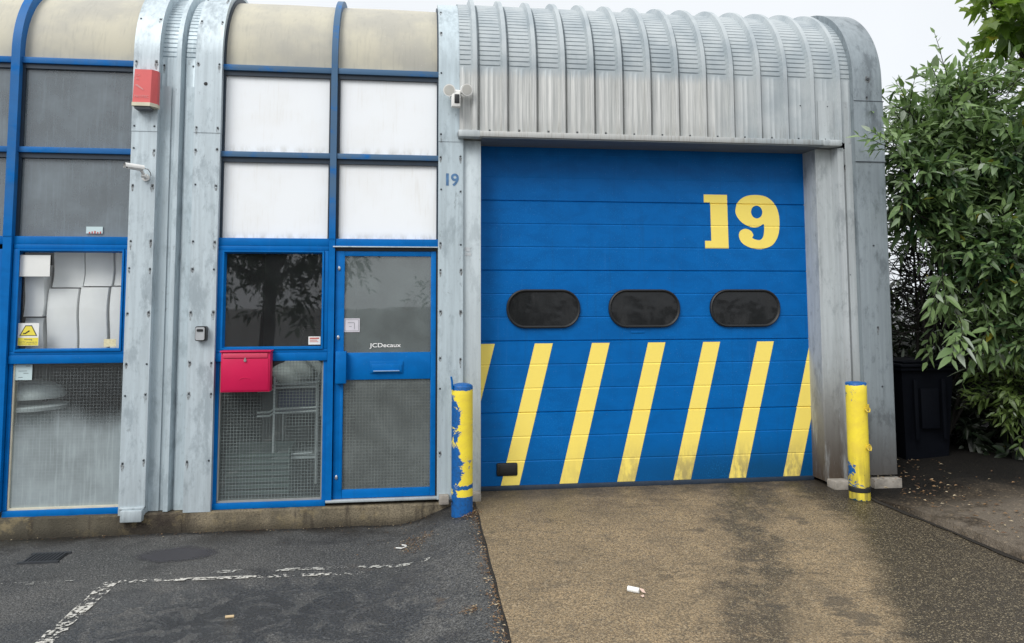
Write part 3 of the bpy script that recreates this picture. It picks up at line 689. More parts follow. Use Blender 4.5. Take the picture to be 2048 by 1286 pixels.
for k in range(-1, 7):
    xt0 = .500 + k*.4935; xt1 = xt0+.154; sl = .290
    poly = [(xt0-sl, zbot), (xt1-sl, zbot), (xt1, ztop), (xt0, ztop)]
    def clip(P, xl, keep):
        R = []
        for a, b in zip(P, P[1:]+P[:1]):
            ia, ib = keep(a[0], xl), keep(b[0], xl)
            if ia: R.append(a)
            if ia != ib: t = (xl-a[0])/(b[0]-a[0]); R.append((xl, a[1]+t*(b[1]-a[1])))
        return R
    poly = clip(poly, .506, lambda x, l: x >= l); 
    if poly: poly = clip(poly, 3.464, lambda x, l: x <= l)
    if len(poly) < 3: continue
    mb = MB(); mb.bm(cut_sheet((poly, [tuple(range(len(poly)))]), .0025)); mb.build('hazard_stripe', YEL, rdoor, ang=12)
def catmull(P, n=7):
    R = []; m = len(P)
    for i in range(m):
        p0, p1, p2, p3 = [Vector(P[(i+k-1) % m]) for k in range(4)]
        for j in range(n):
            t = j/n; R.append(tuple(.5*((2*p1)+(-p0+p2)*t+(2*p0-5*p1+4*p2-p3)*t*t+(-p0+3*p1-3*p2+p3)*t**3)))
    return R
def fill2d(loops):
    cu = bpy.data.curves.new('n', 'CURVE'); cu.dimensions = '2D'; cu.fill_mode = 'BOTH'
    for L in loops:
        sp = cu.splines.new('POLY'); sp.points.add(len(L)-1); sp.use_cyclic_u = True
        for p, q in zip(sp.points, L): p.co = (q[0], q[1], 0, 1)
    ob = bpy.data.objects.new('n', cu); COL.objects.link(ob)
    me = ob.evaluated_get(bpy.context.evaluated_depsgraph_get()).to_mesh()
    r = ([(v.co.x, v.co.y) for v in me.vertices], [tuple(p.vertices) for p in me.polygons])
    bpy.data.objects.remove(ob); bpy.data.curves.remove(cu); return r
def num(px, py): return (2.508+(px-1328)*(.698/435.), 2.667-(py-312)*(.477/306.))
one = [num(*p) for p in ((1328,312),(1462,312),(1465,618),(1330,618),(1330,575),(1366,575),(1364,357),(1328,357))]
nine = catmull([num(*p) for p in ((1638,310),(1700,325),(1745,372),(1763,440),(1757,530),(1725,590),(1680,614),(1640,620),(1590,612),(1545,588),(1526,552),(1532,520),(1562,505),(1595,516),(1609,540),(1604,558),(1640,569),(1662,556),(1671,525),(1671,478),(1640,493),(1600,495),(1550,473),(1517,435),(1509,398),(1525,352),(1570,319))])
hole = catmull([num(1632+33*math.cos(a), 408+37*math.sin(a)) for a in [k*math.pi/4 for k in range(8)]], 4)
for L in ([one], [nine, hole]):
    mb = MB(); mb.bm(cut_sheet(fill2d(L), .0025)); mb.build('numeral', YEL, rdoor, ang=12)
def rrect(cx, cz, w, h, r, n=8):
    P = []
    for qx, qz, a0 in ((1,-1,-90),(1,1,0),(-1,1,90),(-1,-1,180)):
        for k in range(n+1):
            a = math.radians(a0+90*k/n); P.append((cx+qx*(w/2-r)+r*math.cos(a), cz+qz*(h/2-r)+r*math.sin(a)))
    return P
for cx, w in ((1.069,.635),(1.951,.635),(2.862,.645)):
    cz, h = 1.666, .330
    rings = [(w, h, .158, .200), (w-.004, h-.004, .156, .180), (w-.022, h-.022, .147, .172), (w-.040, h-.040, .138, .178), (w-.052, h-.052, .132, .192)]
    mb = MB(); N = None
    for rw, rh, rr, yy in rings:
        L = rrect(cx, cz, rw, rh, rr); N = len(L); mb.v += [(x, yy, z) for x, z in L]
    for j in range(len(rings)-1):
        for i in range(N): mb.f.append((j*N+i, j*N+(i+1)%N, (j+1)*N+(i+1)%N, (j+1)*N+i)); mb.m.append(0)
    mb.build('porthole_rim', RUB, rdoor)
    mb = MB(); L = rrect(cx, cz, w-.05, h-.05, .132); mb.v = [(x, .188, z) for x, z in L]; mb.f = [tuple(range(len(L)))]; mb.m = [0]
    mb.build('porthole_pane', PORT, rdoor)
mb = MB(); mb.box(.667,.842,.186,.205,.286,.392,0,.012); mb.box(.690,.826,.182,.1862,.305,.376,1,.004); mb.build('hand_grip', [BLACK, RUB], rdoor)
mb = MB(); mb.box(1.83,1.95,.195,.203,1.455,1.472,0,.002); mb.build('maker_plate', BLUED, rdoor)
mb = MB(); text_into(mb, '1', .232, 2.668, -.0435, .100, .022, .012); text_into(mb, '9', .272, 2.664, -.0435, .104, .064, .022); mb.build('unit_number', NUMBLUE, U19)
mb = MB(); mb.quad(.388,.44,2.10,2.125,-.003); mb.quad(.388,.43,2.135,2.17,-.003); mb.build('torn_label', plain('torn_label', (.58,.62,.65), .7, var=.6, scale=60), U19)

# ------------------------------------------------------------------ things on the wall
def red_mat(name, col): return plain(name, col, .4, var=.18, scale=8)
t = thing('alarm_box', (-2.08,-.06,3.2), 'faded red alarm box with cream base fixed high on the left metal post', 'alarm box')
RED = red_mat('faded_red_plastic', (.66,.10,.10))
mb = MB(); x0, x1 = -2.158, -1.995; F, B = -.165, -.062
mb.add([(x0,F,3.25),(x1-.035,F,3.25),(x1,F+.05,3.25),(x1,B,3.25),(x0,B,3.25),(x0+.003,F+.02,3.512),(x1-.036,F+.02,3.512),(x1-.002,F+.06,3.512),(x1-.002,B,3.512),(x0+.003,B,3.512)],
       [(0,1,6,5),(1,2,7,6),(2,3,8,7),(4,0,5,9),(5,6,7,8,9),(4,3,2,1,0),(3,4,9,8)])
cov = mb.build('cover', RED, t, ang=20)
mb = MB(); mb.add([(x0-.004,F-.004,3.222),(x1-.034,F-.004,3.222),(x1+.003,F+.05,3.222),(x1+.003,B,3.222),(x0-.004,B,3.222)]+[(x0-.004,F-.004,3.249),(x1-.034,F-.004,3.249),(x1+.003,F+.05,3.249),(x1+.003,B,3.249),(x0-.004,B,3.249)],
       [(0,1,6,5),(1,2,7,6),(2,3,8,7),(4,0,5,9),(5,6,7,8,9),(4,3,2,1,0)]); mb.build('base', CREAM, t, ang=20)
mb = MB(); mb.box(x0+.01,x1-.04,F+.012,B-.01,3.205,3.2215); mb.build('sounder_grille', plain('grey_grille', (.16,.17,.19), .7), t)
PINK = plain('worn_pink_print', (.68,.30,.30), .6, var=.5, scale=60)
mb = MB(); text_into(mb, 'PROTEC', x0+.012, 3.285, F-.0015, .020, .105, .004); text_into(mb, 'CA', x0+.012, 3.455, F+.0125, .018, None, .004); text_into(mb, 'AL', x0+.014, 3.428, F+.010, .016, None, .004)
mb.add([(x0+.01,F+.006,3.385),(x0+.075,F+.0035,3.345),(x0+.075,F+.0035,3.352),(x0+.03,F+.006,3.39)], [(0,1,2,3)]); mb.build('print', PINK, cov)

t = thing('security_camera', (-2.10,-.06,2.70), 'white bullet camera on a bracket pointing left from the left metal post', 'camera')
mb = MB(); a = Vector((-2.078,-.13,2.745)); b = Vector((-2.165,-.20,2.748)); d = (b-a).normalized()
mb.tube([a, a+d*.01, b-d*.01, b], [.018,.022,.022,.021], 16); mb.build('body', WPLAS, t)
mb = MB(); mb.tube([b-d*.004, b+d*.003], .017, 14); mb.build('lens', BLACK, t)
mb = MB(); up = Vector((0,0,1)); sd = d.cross(up).normalized(); vs = []
for p in (a-d*.005, b+d*.02):
    for k in range(9):
        an = math.radians(-20+220*k/8); vs.append(p+sd*math.cos(an)*.027+up*math.sin(an)*.026)
mb.add(vs, [(k,k+1,k+10,k+9) for k in range(8)]); mb.build('sun_shield', WPLAS, t)
mb = MB(); mb.tube([(-2.075,-.062,2.685),(-2.075,-.075,2.685)], .028, 18); mb.tube([(-2.075,-.07,2.685),(-2.08,-.10,2.70),(-2.085,-.135,2.728)], [.016,.012,.012], 12); mb.tube([(-2.093,-.105,2.690),(-2.060,-.105,2.690)], .014, 10); mb.build('bracket', WPLAS, t)
mb = MB(); mb.tube([a, a+Vector((.03,.02,-.002)), a+Vector((.04,.05,-.025)), (-2.04,-.065,2.70)], .0035, 6); mb.build('cable', plain('grey_cable', (.3,.3,.3), .6), t)

t = thing('floodlight_camera', (.30,-.045,3.36), 'white twin floodlight camera with black face on the post left of the roller door', 'floodlight')
mb = MB(); mb.tube([(.305,-.046,3.405),(.305,-.085,3.405)], [.05,.045], 20); mb.tube([(.25,-.10,3.43),(.305,-.105,3.42),(.36,-.10,3.43)], [.014,.026,.014], 12); mb.build('mount', WPLAS, t)
for sx, c, dr in ((-1, Vector((.254,-.135,3.428)), Vector((-.12,-1,-.16))), (1, Vector((.385,-.135,3.437)), Vector((.30,-1,-.16)))):
    dr.normalize(); mb = MB(); mb.tube([c-dr*.045, c-dr*.03, c, c+dr*.03], [.014,.034,.047,.049], 24); lo = mb.build('lamp_head', WPLAS, t)
    mb = MB(); mb.tube([c+dr*.0301, c+dr*.0315], [.041,.039], 24); mb.build('lamp_lens', plain('dull_lens', (.55,.545,.51), .3), lo)
mb = MB(); mb.box(.268,.342,-.165,-.10,3.29,3.415,0,.012); mb.build('camera_body', WPLAS, t)
mb = MB(); mb.box(.292,.333,-.172,-.164,3.318,3.392,0,.004); mb.build('camera_face', BLACK, t)

t = thing('key_safe', (-1.62,-.06,1.44), 'small grey key safe with black rim on the post beside the red mailbox', 'key safe')
mb = MB(); L = rrect(-1.628, 1.487, .082, .112, .014, 5); mb.prism(L, -.105, -.058); mb.build('body', BLACK, t)
mb = MB(); L = rrect(-1.632, 1.487, .066, .098, .012, 5); mb.prism(L, -.112, -.1055); mb.build('front_cover', plain('grey_cover', (.50,.52,.54), .35, .3), t)
mb = MB(); L = rrect(-1.632, 1.512, .046, .019, .006, 4); mb.prism(L, -.116, -.1125); mb.build('dial_window', BLACK, t)

t = thing('mailbox', (-1.28,-.02,1.04), 'crimson metal mailbox with round lock hung below the unit 19 window', 'mailbox')
CRIM = plain('crimson_enamel', (.57,.011,.078), .38, var=.15, scale=8, spec=.25)
mb = MB(); mb.box(-1.466,-1.105,-.14,-.03,1.045,1.345,0,.004)
bo = mb.build('body', CRIM, t)
mb = MB(); mb.box(-1.472,-1.098,-.155,-.03,1.3455,1.357,0,.003); mb.build('roof', CRIM, t)
mb = MB(); mb.box(-1.452,-1.124,-.148,-.1405,1.302,1.338,0,.003); mb.build('slot_flap', red_mat('lighter_crimson', (.64,.055,.12)), t)
mb = MB()
mb.box(-1.456,-1.116,-.1445,-.1405,1.056,1.296,0,.003)
for i in range(9):
    a0 = math.radians(35+110*i/9); a1 = math.radians(35+110*(i+1)/9); c = (-1.285,1.115)
    mb.tube([(c[0]+.05*math.cos(a0),-.1448,c[1]+.04*math.sin(a0)),(c[0]+.05*math.cos(a1),-.1448,c[1]+.04*math.sin(a1))], .003, 6)
mb.build('front_door', CRIM, t)
mb = MB(); mb.tube([(-1.288,-.145,1.284),(-1.288,-.155,1.284)], [.012,.010], 16); mb.tube([(-1.288,-.145,1.30),(-1.288,-.150,1.30)], .005, 8); mb.build('lock', STEEL, t)

# stickers and notices on the glass
def sheet(name, x0, x1, z0, z1, mat, label, cat, y=-.002, marks=None):
    mb = MB(); mb.box(x0, x1, y-.0012, y, z0, z1); o = mb.build(name, [mat]); tag(o, label, cat)
    return o
def strokes(mb, L, y, mi=0):
    for x0, x1, z0, z1 in L: mb.quad(x0, x1, z0, z1, y, mi)
t = thing('warning_sign', (-2.897,0,1.40), 'yellow and white camera warning sign in the bottom corner of the left window', 'sign')
mb = MB(); mb.box(-2.972,-2.826,-.003,-.0015,1.402,1.572); bd = mb.build('backing', PAPER, t)
mb = MB(); mb.quad(-2.970,-2.828,1.404,1.462,-.0036); mb.build('caption_panel', YELV, t)
mb = MB(); tri = [(-2.962,1.476),(-2.836,1.476),(-2.876,1.555),(-2.922,1.555)]; mb.add([(x,-.0038,z) for x,z in tri], [(0,1,2,3)], 0)
c = (-2.899,1.508); mb.add([(c[0]+(x-c[0])*.86,-.0046,c[1]+(z-c[1])*.86) for x,z in tri], [(0,1,2,3)], 1)
mb.add([(-2.928,-.0052,1.493),(-2.922,-.0052,1.487),(-2.888,-.0052,1.511),(-2.894,-.0052,1.519)], [(0,1,2,3)], 0); mb.add([(-2.936,-.0052,1.491),(-2.929,-.0052,1.487),(-2.925,-.0052,1.498),(-2.931,-.0052,1.501)], [(0,1,2,3)], 0)
mb.build('camera_symbol', [BLACK, YELV], t)
mb = MB(); text_into(mb, 'Warning', -2.899, 1.441, -.0044, .015, None, .01, centre=True); text_into(mb, 'CCTV cameras in', -2.899, 1.424, -.0044, .011, .125, centre=True); text_into(mb, 'constant operation', -2.899, 1.409, -.0044, .011, .125, centre=True); mb.build('caption', INK, t)
sheet('notice', -2.98, -2.766, 1.924, 2.086, PAPER, 'blank white card at the top left of the left window', 'notice', -.004)
sheet('label', -2.361, -2.273, 1.390, 1.447, plain('yellowed_paper', (.72,.66,.42), .7, var=.5, scale=60), 'small yellowed label at the bottom right of the left window', 'label')
o = sheet('label', -2.525, -2.405, 2.256, 2.309, PAPERC, 'small pale label low on the hazy pane beside the left post', 'label', .012)
mb = MB(); strokes(mb, [(-2.505+.02*k, -2.495+.02*k, 2.256, 2.268+.004*(k%3)) for k in range(5)], .0095); mb.build('print', REDINK, o)
o = sheet('notice', -3.018+.03, -2.865, 1.146, 1.262, PAPERC, 'pale blue notice at the top left of the left wired pane', 'notice', .008)
mb = MB(); strokes(mb, [(-2.96,-2.93,1.165,1.168),(-2.925,-2.89,1.195,1.198),(-2.96,-2.90,1.212,1.215),(-2.91,-2.88,1.248,1.252)], .0055); mb.build('print', INK, o)
o = sheet('label', -.842, -.749, 1.392, 1.455, PAPER, 'small white label with red print in the corner of the dark window', 'label')
for st in [(-.832,-.76,1.436,1.446),(-.832,-.775,1.424,1.429),(-.832,-.765,1.412,1.416)]:
    mb = MB(); strokes(mb, [st], -.0045); mb.build('print_line', REDINK, o)
o = sheet('notice', -.570, -.447, 1.487, 1.595, plain('lilac_paper', (.62,.60,.66), .7, var=.15), 'pale framed notice on the left of the blue door glass', 'notice', .008)
mb = MB(); y = .0055; strokes(mb, [(-.562,-.455,1.496,1.498),(-.562,-.455,1.584,1.586),(-.562,-.560,1.498,1.584),(-.457,-.455,1.498,1.584),(-.54,-.49,1.56,1.563),(-.49,-.487,1.51,1.56),(-.53,-.51,1.53,1.533)], y); mb.build('print', INK, o)

# ------------------------------------------------------------------ things behind the glass
FOAM = plain('white_foam_board', (.94,.96,.95), .8, var=.14, scale=4)
def curved_board(name, x0, x1, z0, z1, y, bow, label, lean=0., grp=None):
    t = MB(); n, m = 8, 14
    for j in range(m+1):
        v = j/m
        for i in range(n+1):
            u = i/n; e = .006*math.sin(v*math.pi*2)
            t.v.append((x0+(x1-x0)*u+e+lean*v, y - bow*math.sin(math.pi*v)*.5 - .012*math.sin(math.pi*u) + random.uniform(-.0008,.0008), z0+(z1-z0)*v))
    o = n+1; base = len(t.v)
    for j in range(m):
        for i in range(n): a = j*o+i; t.f.append((a,a+1,a+o+1,a+o)); t.m.append(0)
    t.v += [(v[0], v[1]+.12, v[2]) for v in t.v[:base]]
    for j in range(m):
        for i in (0, n): a = j*o+i; t.f.append((a,a+o,a+o+base,a+base) if i else (a+base,a+o+base,a+o,a)); t.m.append(0)
    for i in range(n):
        for j in (0, m): a = j*o+i; t.f.append((a,a+1,a+1+base,a+base)); t.m.append(0)
    return tag(t.build(name, FOAM, ang=50), label, 'foam block', grp)
G = 'white blocks stacked behind the left window'
for x0, x1, z0, z1, y, bow, lb, lean in (
    (-2.83,-2.615,1.30,1.835,.14,.035,'tall white block left of centre, lower row behind the left window',0),
    (-2.60,-2.40,1.30,1.845,.15,.035,'tall white block in the middle of the lower row behind the left window',.0),
    (-2.385,-2.20,1.30,1.85,.17,.03,'tall white block at the right end of the lower row behind the left window',.0),
    (-2.815,-2.595,1.845,2.20,.15,-.02,'upper white block left of centre behind the left window',.01),
    (-2.59,-2.385,1.855,2.20,.16,-.02,'upper white block in the middle behind the left window',.012),
    (-2.375,-2.20,1.86,2.20,.18,-.02,'upper white block at the right end behind the left window',.01),
    (-2.99,-2.855,1.62,2.02,.10,.0,'narrow white block below the blank card in the left window',.01),
    (-2.99,-2.86,1.30,1.61,.14,.0,'short white block behind the yellow warning sign',0)):
    curved_board('foam_block', x0, x1, z0, z1, y, bow, lb, lean, G)
t = thing('window_shelf', (-2.6,.3,.19), 'low shelf that carries the white blocks behind the left window', 'shelf')
mb = MB(); mb.box(-3.0,-2.18,.08,.5,1.26,1.295,0,.004); mb.build('shelf_board', DKW, t)
for x in (-2.97,-2.21):
    mb = MB(); mb.box(x-.015,x+.015,.44,.48,.19,1.259); mb.build('leg', DKW, t)
t = thing('tub', (-3.0,.30,.19), 'pale upturned round tub behind the left wired pane', 'tub')
mb = MB(); mb.lathe(-3.0,.30,[(.235,.985),(.24,1.005),(.23,1.035),(.195,1.075),(.14,1.10),(.07,1.115),(.004,1.12)],40); mb.build('shell', FOAM, t)
mb = MB(); mb.lathe(-3.0,.30,[(.255,.90),(.26,.925),(.25,.935),(.2,.936)],40); mb.build('rim', FOAM, t)
mb = MB(); mb.lathe(-3.0,.30,[(.16,.191),(.18,.6),(.2,.899)],32); mb.build('stand', plain('grey_green_stand', (.2,.24,.23), .7), t)
t = thing('trolley', (-.98,.5,.19), 'chrome trolley loaded with a pale sack behind the unit 19 wired pane', 'trolley')
CHR = plain('dull_chrome', (.75,.78,.78), .35, .2)
mb = MB()
for z in (1.06,1.03,.86,.83): mb.tube([(-1.28,.30,z-.03),(-1.18,.28,z-.025),(-1.14,.26,z),(-.80,.26,z+.01)], .008, 8)
for z in (1.06,.86): mb.tube([(-1.14,.70,z),(-.80,.70,z)], .008, 8); mb.tube([(-.80,.26,z),(-.80,.70,z)], .008, 8); mb.tube([(-1.14,.26,z),(-1.14,.70,z)], .008, 8)
for x in (-1.14,-.80):
    for yy in (.26,.70): mb.tube([(x,yy,.26),(x,yy,1.12)], .010, 8)
mb.tube([(-.80,.26,1.1),(-.765,.27,1.16),(-.77,.27,.8)], .006, 8); mb.tube([(-1.02,.26,.50),(-.83,.26,.505)], .008, 8); mb.box(-1.14,-.80,.26,.70,.46,.48)
mb.build('frame', CHR, t)
for x in (-1.14,-.80):
    for yy in (.27,.69):
        mb = MB(); mb.tube([(x-.012,yy,.225),(x+.012,yy,.225)], .034, 14); mb.build('wheel', BLACK, t)
mb = MB(); mb.box(-1.12,-.82,.29,.68,.83,1.0,0,.02); tag(mb.build('storage_box', plain('navy_plastic', (.02,.03,.09), .5)), 'navy box standing in the chrome trolley', 'box')
mb = MB(); bm = bmesh.new(); bmesh.ops.create_icosphere(bm, subdivisions=4, radius=1)
for v in bm.verts:
    p = v.co; f = 1+.10*math.sin(p.x*5+p.z*3)+.07*math.sin(p.y*7+p.x*4); v.co = (-.96+p.x*f*.21, .47+p.y*f*.18, 1.145+p.z*f*.125)
mb.bm(bm); tag(mb.build('sack', plain('pale_sack', (.66,.68,.65), .8, var=.3, scale=9, bump=.3)), 'pale crumpled sack on top of the chrome trolley', 'sack')
t = thing('slatted_crate', (-1.28,.35,.19), 'grey green slatted crate on the floor behind the unit 19 wired pane', 'crate')
GRN = plain('grey_green_plastic', (.12,.17,.155), .6)
for k in range(7):
    mb = MB(); mb.box(-1.50,-1.0,.20,.216,.20+k*.048,.232+k*.048,0,.003); mb.build('slat', GRN, t)
for x in (-1.5,-1.015):
    mb = MB(); mb.box(x,x+.015,.217,.60,.192,.55,0,.003); mb.build('crate_side', GRN, t)
mb = MB(); mb.box(-1.484,-1.016,.585,.60,.192,.55); mb.build('crate_back', GRN, t)
t = thing('office_chair', (-.95,1.2,.19), 'dark office chair with hoop back seen through the unit 19 window', 'chair')
mb = MB(); mb.tube([(-1.08,1.3,1.2),(-1.09,1.33,1.45),(-1.06,1.34,1.49),(-.84,1.34,1.49),(-.81,1.33,1.45),(-.82,1.3,1.2)], .014, 8); mb.tube([(-.95,1.3,1.2),(-.95,1.25,.62)], .02, 8); mb.build('back_hoop', BLACK, t)
mb = MB(); mb.box(-1.09,-.81,1.30,1.33,1.15,1.40,0,.012); mb.build('backrest', plain('dark_cloth', (.03,.03,.035), .9), t)
mb = MB(); mb.box(-1.17,-.73,.92,1.34,.62,.69,0,.02); mb.build('seat', plain('dark_seat_cloth', (.03,.03,.035), .9), t)
mb = MB(); mb.tube([(-.95,1.13,.24),(-.95,1.13,.62)], .025, 10)
for k in range(5): a = k*2*math.pi/5; mb.tube([(-.95,1.13,.26),(-.95+.27*math.cos(a),1.13+.27*math.sin(a),.22)], .018, 8)
mb.build('base', BLACK, t)

# ------------------------------------------------------------------ bollards
def bollard_mat(name, cx, cy, peel, right=False):
    m = Mt(name); x, y, z = m.xyz()
    n = m.noise(9, 8, (.8,.8,1.1), (cx,0,0), .74, .8); f = m.noise(60, 4, (1,1,1), (cx,3,0), .7)
    ang = m.ma('DIVIDE', m.ma('SUBTRACT', x, cx), .081)          # -1 left .. 1 right
    k = m.ma('ADD', n, m.ma('MULTIPLY', m.mr(ang, .25 if not right else -.55, -.85, 0, 1), peel))
    zz = m.mr(m.noise(3.4, 2, (.1,.1,1), (cx*2,0,.3)), .38, .6, -.20, .10)
    k = m.ma('ADD', k, zz)
    blue = m.ma('GREATER_THAN', k, .70)
    ycol = m.mix(m.mr(n, .35, .65), (.86,.70,.05), (.78,.61,.06))
    ycol = m.mix(m.ma('GREATER_THAN', f, .70), ycol, (.05,.05,.03))
    if right:
        d = m.ma('MULTIPLY', m.mr(z, .62, .22), m.mr(m.noise(9, 5, (2,2,.3)), .33, .6)); ycol = m.mix(m.ma('MULTIPLY', d, .7), ycol, (.14,.12,.05))
    bcol = m.mix(m.mr(f, .4, .7), (.004,.105,.36), (.01,.07,.2))
    wob = m.ma('MULTIPLY', m.ma('SUBTRACT', n, .5), .10)
    zw = m.ma('ADD', z, wob)
    if right:
        cap = m.ma('GREATER_THAN', zw, 1.045); low = m.ma('LESS_THAN', zw, .145)
        band = m.ma('MULTIPLY', m.ma('GREATER_THAN', z, .205), m.ma('LESS_THAN', zw, .25))
    else:
        cap = m.ma('GREATER_THAN', zw, 1.058); low = m.ma('LESS_THAN', m.ma('ADD', z, m.ma('MULTIPLY', wob, .25)), .265)
        band = m.ma('MULTIPLY', m.ma('GREATER_THAN', zw, .318), m.ma('LESS_THAN', zw, .352))
    b = m.ma('MAXIMUM', m.ma('MAXIMUM', blue, cap), m.ma('MAXIMUM', low, m.ma('MULTIPLY', band, .0 if right else 1.)))
    c = m.mix(b, ycol, bcol)
    if right: c = m.mix(band, c, (.02,.02,.02)); c = m.mix(low, c, (.006,.05,.07))
    else:
        rim = m.ma('MULTIPLY', m.ma('MULTIPLY', m.ma('GREATER_THAN', k, .685), m.ma('LESS_THAN', k, .702)), m.ma('SUBTRACT', 1., m.ma('MAXIMUM', cap, low)))
        c = m.mix(m.ma('MULTIPLY', rim, .7), c, (.42,.42,.36))
    return m.done(m.pbsdf(c, .45, 0, .4, m.bump(m.ma('ADD', b, m.ma('MULTIPLY', f, .3)), .3, .004)))
def bollard(cx, cy, r, z0, h, mat, label, dome):
    t = thing('bollard', (cx, cy, z0), label, 'bollard')
    mb = MB(); pr = [(r, z0-.05)]+[(r, z0+(h)*k/12) for k in range(1, 12)]+[(r, z0+h)]
    for k in range(1, 8): a = math.pi/2*k/7; pr.append((max(.004, r*math.cos(a)), z0+h+dome*math.sin(a)))
    mb.lathe(cx, cy, pr, 40); mb.build('post', mat, t, ang=50); return t
bl = bollard(.352,-.30,.081,gz(.35,-.3),.945, bollard_mat('peeling_yellow_and_blue_paint', .352, -.30, .30), 'yellow bollard with large blue peeled patches left of the roller door', .028)
mb = MB(); mb.tube([(.275,-.345,1.06),(.272,-.352,1.12),(.264,-.356,1.158)], [.008,.008,.007], 8); mb.build('strap_end', BLUE, bl)
mb = MB(); mb.tube([(.27,-.34,.235),(.252,-.345,.235)], .012, 10); mb.build('bolt', RUB, bl)
br = bollard(3.535,-.36,.080,rz(3.5,-.36),.915, bollard_mat('scuffed_yellow_paint', 3.535, -.36, .07, True), 'yellow bollard with blue cap and two metal loops right of the roller door', .012)
OCH = plain('painted_metal_loop', (.62,.46,.05), .45, var=.6, scale=50)
for z in (.865,.565):
    mb = MB(); c = Vector((3.575,-.438,z)); mb.tube([c+Vector((-.005,.02,0)), c+Vector((.0,-.012,0))], .013, 10)
    mb.tube([c+Vector((-.018,-.006,-.004)), c+Vector((-.012,-.02,-.022)), c+Vector((.006,-.022,-.026)), c+Vector((.018,-.010,-.008)), c+Vector((.014,-.004,.010)), c+Vector((.0,-.008,.02))], .006, 8)
    if z > .7: mb.tube([c+Vector((.0,-.01,.0)), c+Vector((.004,-.014,.035))], .008, 8)
    mb.build('chain_loop', OCH, br)
mb = MB(); mb.lathe(3.535,-.36,[(.0812,.205),(.0835,.208),(.0835,.238),(.0812,.241)],40); mb.build('collar', RUB, br)

# ------------------------------------------------------------------ ground bits
t = thing('drain_cover', (-2.47,-.545,0), 'dark rectangular drain grating in the tarmac at bottom left', 'drain')
mb = MB(); IRON = plain('dark_iron', (.040,.044,.050), .6, .2)
mb.box(-2.585,-2.36,-.635,-.46,-.02,.006)
mb.build('pit', RUB, t); mb = MB()
for k in range(9): mb.box(-2.58+k*.0245,-2.567+k*.0245,-.63,-.465,.0065,.012)
mb.box(-2.60,-2.345,-.65,-.631,.0,.013); mb.box(-2.60,-2.345,-.464,-.445,.0,.013); mb.build('grating', IRON, t)
t = thing('litter', (1.245,-1.87,rz(1.2,-1.87)), 'torn white cup piece lying on the concrete driveway', 'litter'); zz = rz(1.2,-1.87)
mb = MB(); mb.tube([(1.195,-1.85,zz+.016),(1.25,-1.885,zz+.014)], [.016,.015], 12); mb.build('paper_roll', PAPER, t)
mb = MB(); mb.add([(1.25,-1.878,zz+.028),(1.275,-1.885,zz+.022),(1.283,-1.905,zz+.006),(1.262,-1.90,zz+.012)], [(0,3,2,1)]); mb.add([(1.245,-1.925,zz+.004),(1.265,-1.92,zz+.006),(1.262,-1.945,zz+.004),(1.248,-1.95,zz+.003)], [(0,3,2,1)]); mb.build('torn_flap', plain('pinkish_paper', (.62,.46,.38), .8), t)
zz = gz(-1.0,-1.72)
mb = MB(); mb.tube([(-1.02,-1.72,zz+.008),(-.975,-1.715,zz+.008)], .008, 8); tag(mb.build('cigarette_end', plain('tan_paper', (.55,.42,.25), .8)), 'tan cigarette end lying on the dark tarmac near the bottom edge', 'litter')
zz = gz(-.05,-.66)
mb = MB(); mb.tube([(-.13,-.68,zz+.006),(-.09,-.70,zz+.008),(-.06,-.675,zz+.01),(-.06,-.64,zz+.007),(-.09,-.62,zz+.006)], .004, 6); tag(mb.build('string', PAPER), 'short curl of white string on the tarmac left of the blue peeled bollard', 'string')
LEAFB = []
for nm, c in (('dry_leaf_tan', (.22,.13,.06)), ('dry_leaf_brown', (.10,.055,.028)), ('dry_leaf_pale', (.40,.33,.22))): LEAFB.append(plain(nm, c, .85))
mb = MB()
def crumb(x, y, z, s):
    a = random.random()*6.28; dx, dy_ = math.cos(a)*s, math.sin(a)*s; w = random.uniform(.25,.6); h = [random.uniform(.001, s*.6) for _ in range(4)]
    mb.add([(x-dx,y-dy_,z+h[0]*.3),(x+dy_*w,y-dx*w,z+h[1]),(x+dx,y+dy_,z+h[2]*.4),(x-dy_*w,y+dx*w,z+h[3])], [(0,1,2,3)], random.choice((0,0,1,1,2)))
for _ in range(620):
    y = random.uniform(-2.6,-.15); x = .455-abs(random.gauss(0,.035)); crumb(x, y, gz(x,y)+.012, random.uniform(.004,.012))
for cx, cy, s, n in ((.42,-.33,.035,160),(.40,-.42,.04,120),(.0,-.62,.06,170),(-.03,-.75,.05,80),(.10,-.55,.05,50),(-.1,-.3,.25,60),(.3,-1.95,.03,90)):
    for _ in range(n):
        x, y = random.gauss(cx,s), random.gauss(cy,s); crumb(x, y, (gz(x,y)+.010) if x < .465 else rz(x,y)+.004, random.uniform(.003,.010))
for _ in range(500):
    y = random.uniform(-1.8,1.0); x = max(redge(y)+.06+abs(random.gauss(0,.6)), redge(y)+.06); crumb(x, y, rz(3.5,min(y,.2))+.10, random.uniform(.006,.022))
for _ in range(160):
    x, y = random.uniform(.55,3.5), random.uniform(-2.4,.05); crumb(x, y, rz(x,y)+.003, random.uniform(.002,.006))
for _ in range(220):
    x = random.uniform(-3.4,.2); y = -.08-abs(random.gauss(0,.05)); crumb(x, y, gz(x,y)+.006, random.uniform(.003,.009))
tag(mb.build('fallen_leaves', LEAFB, smooth=False), kind='stuff')

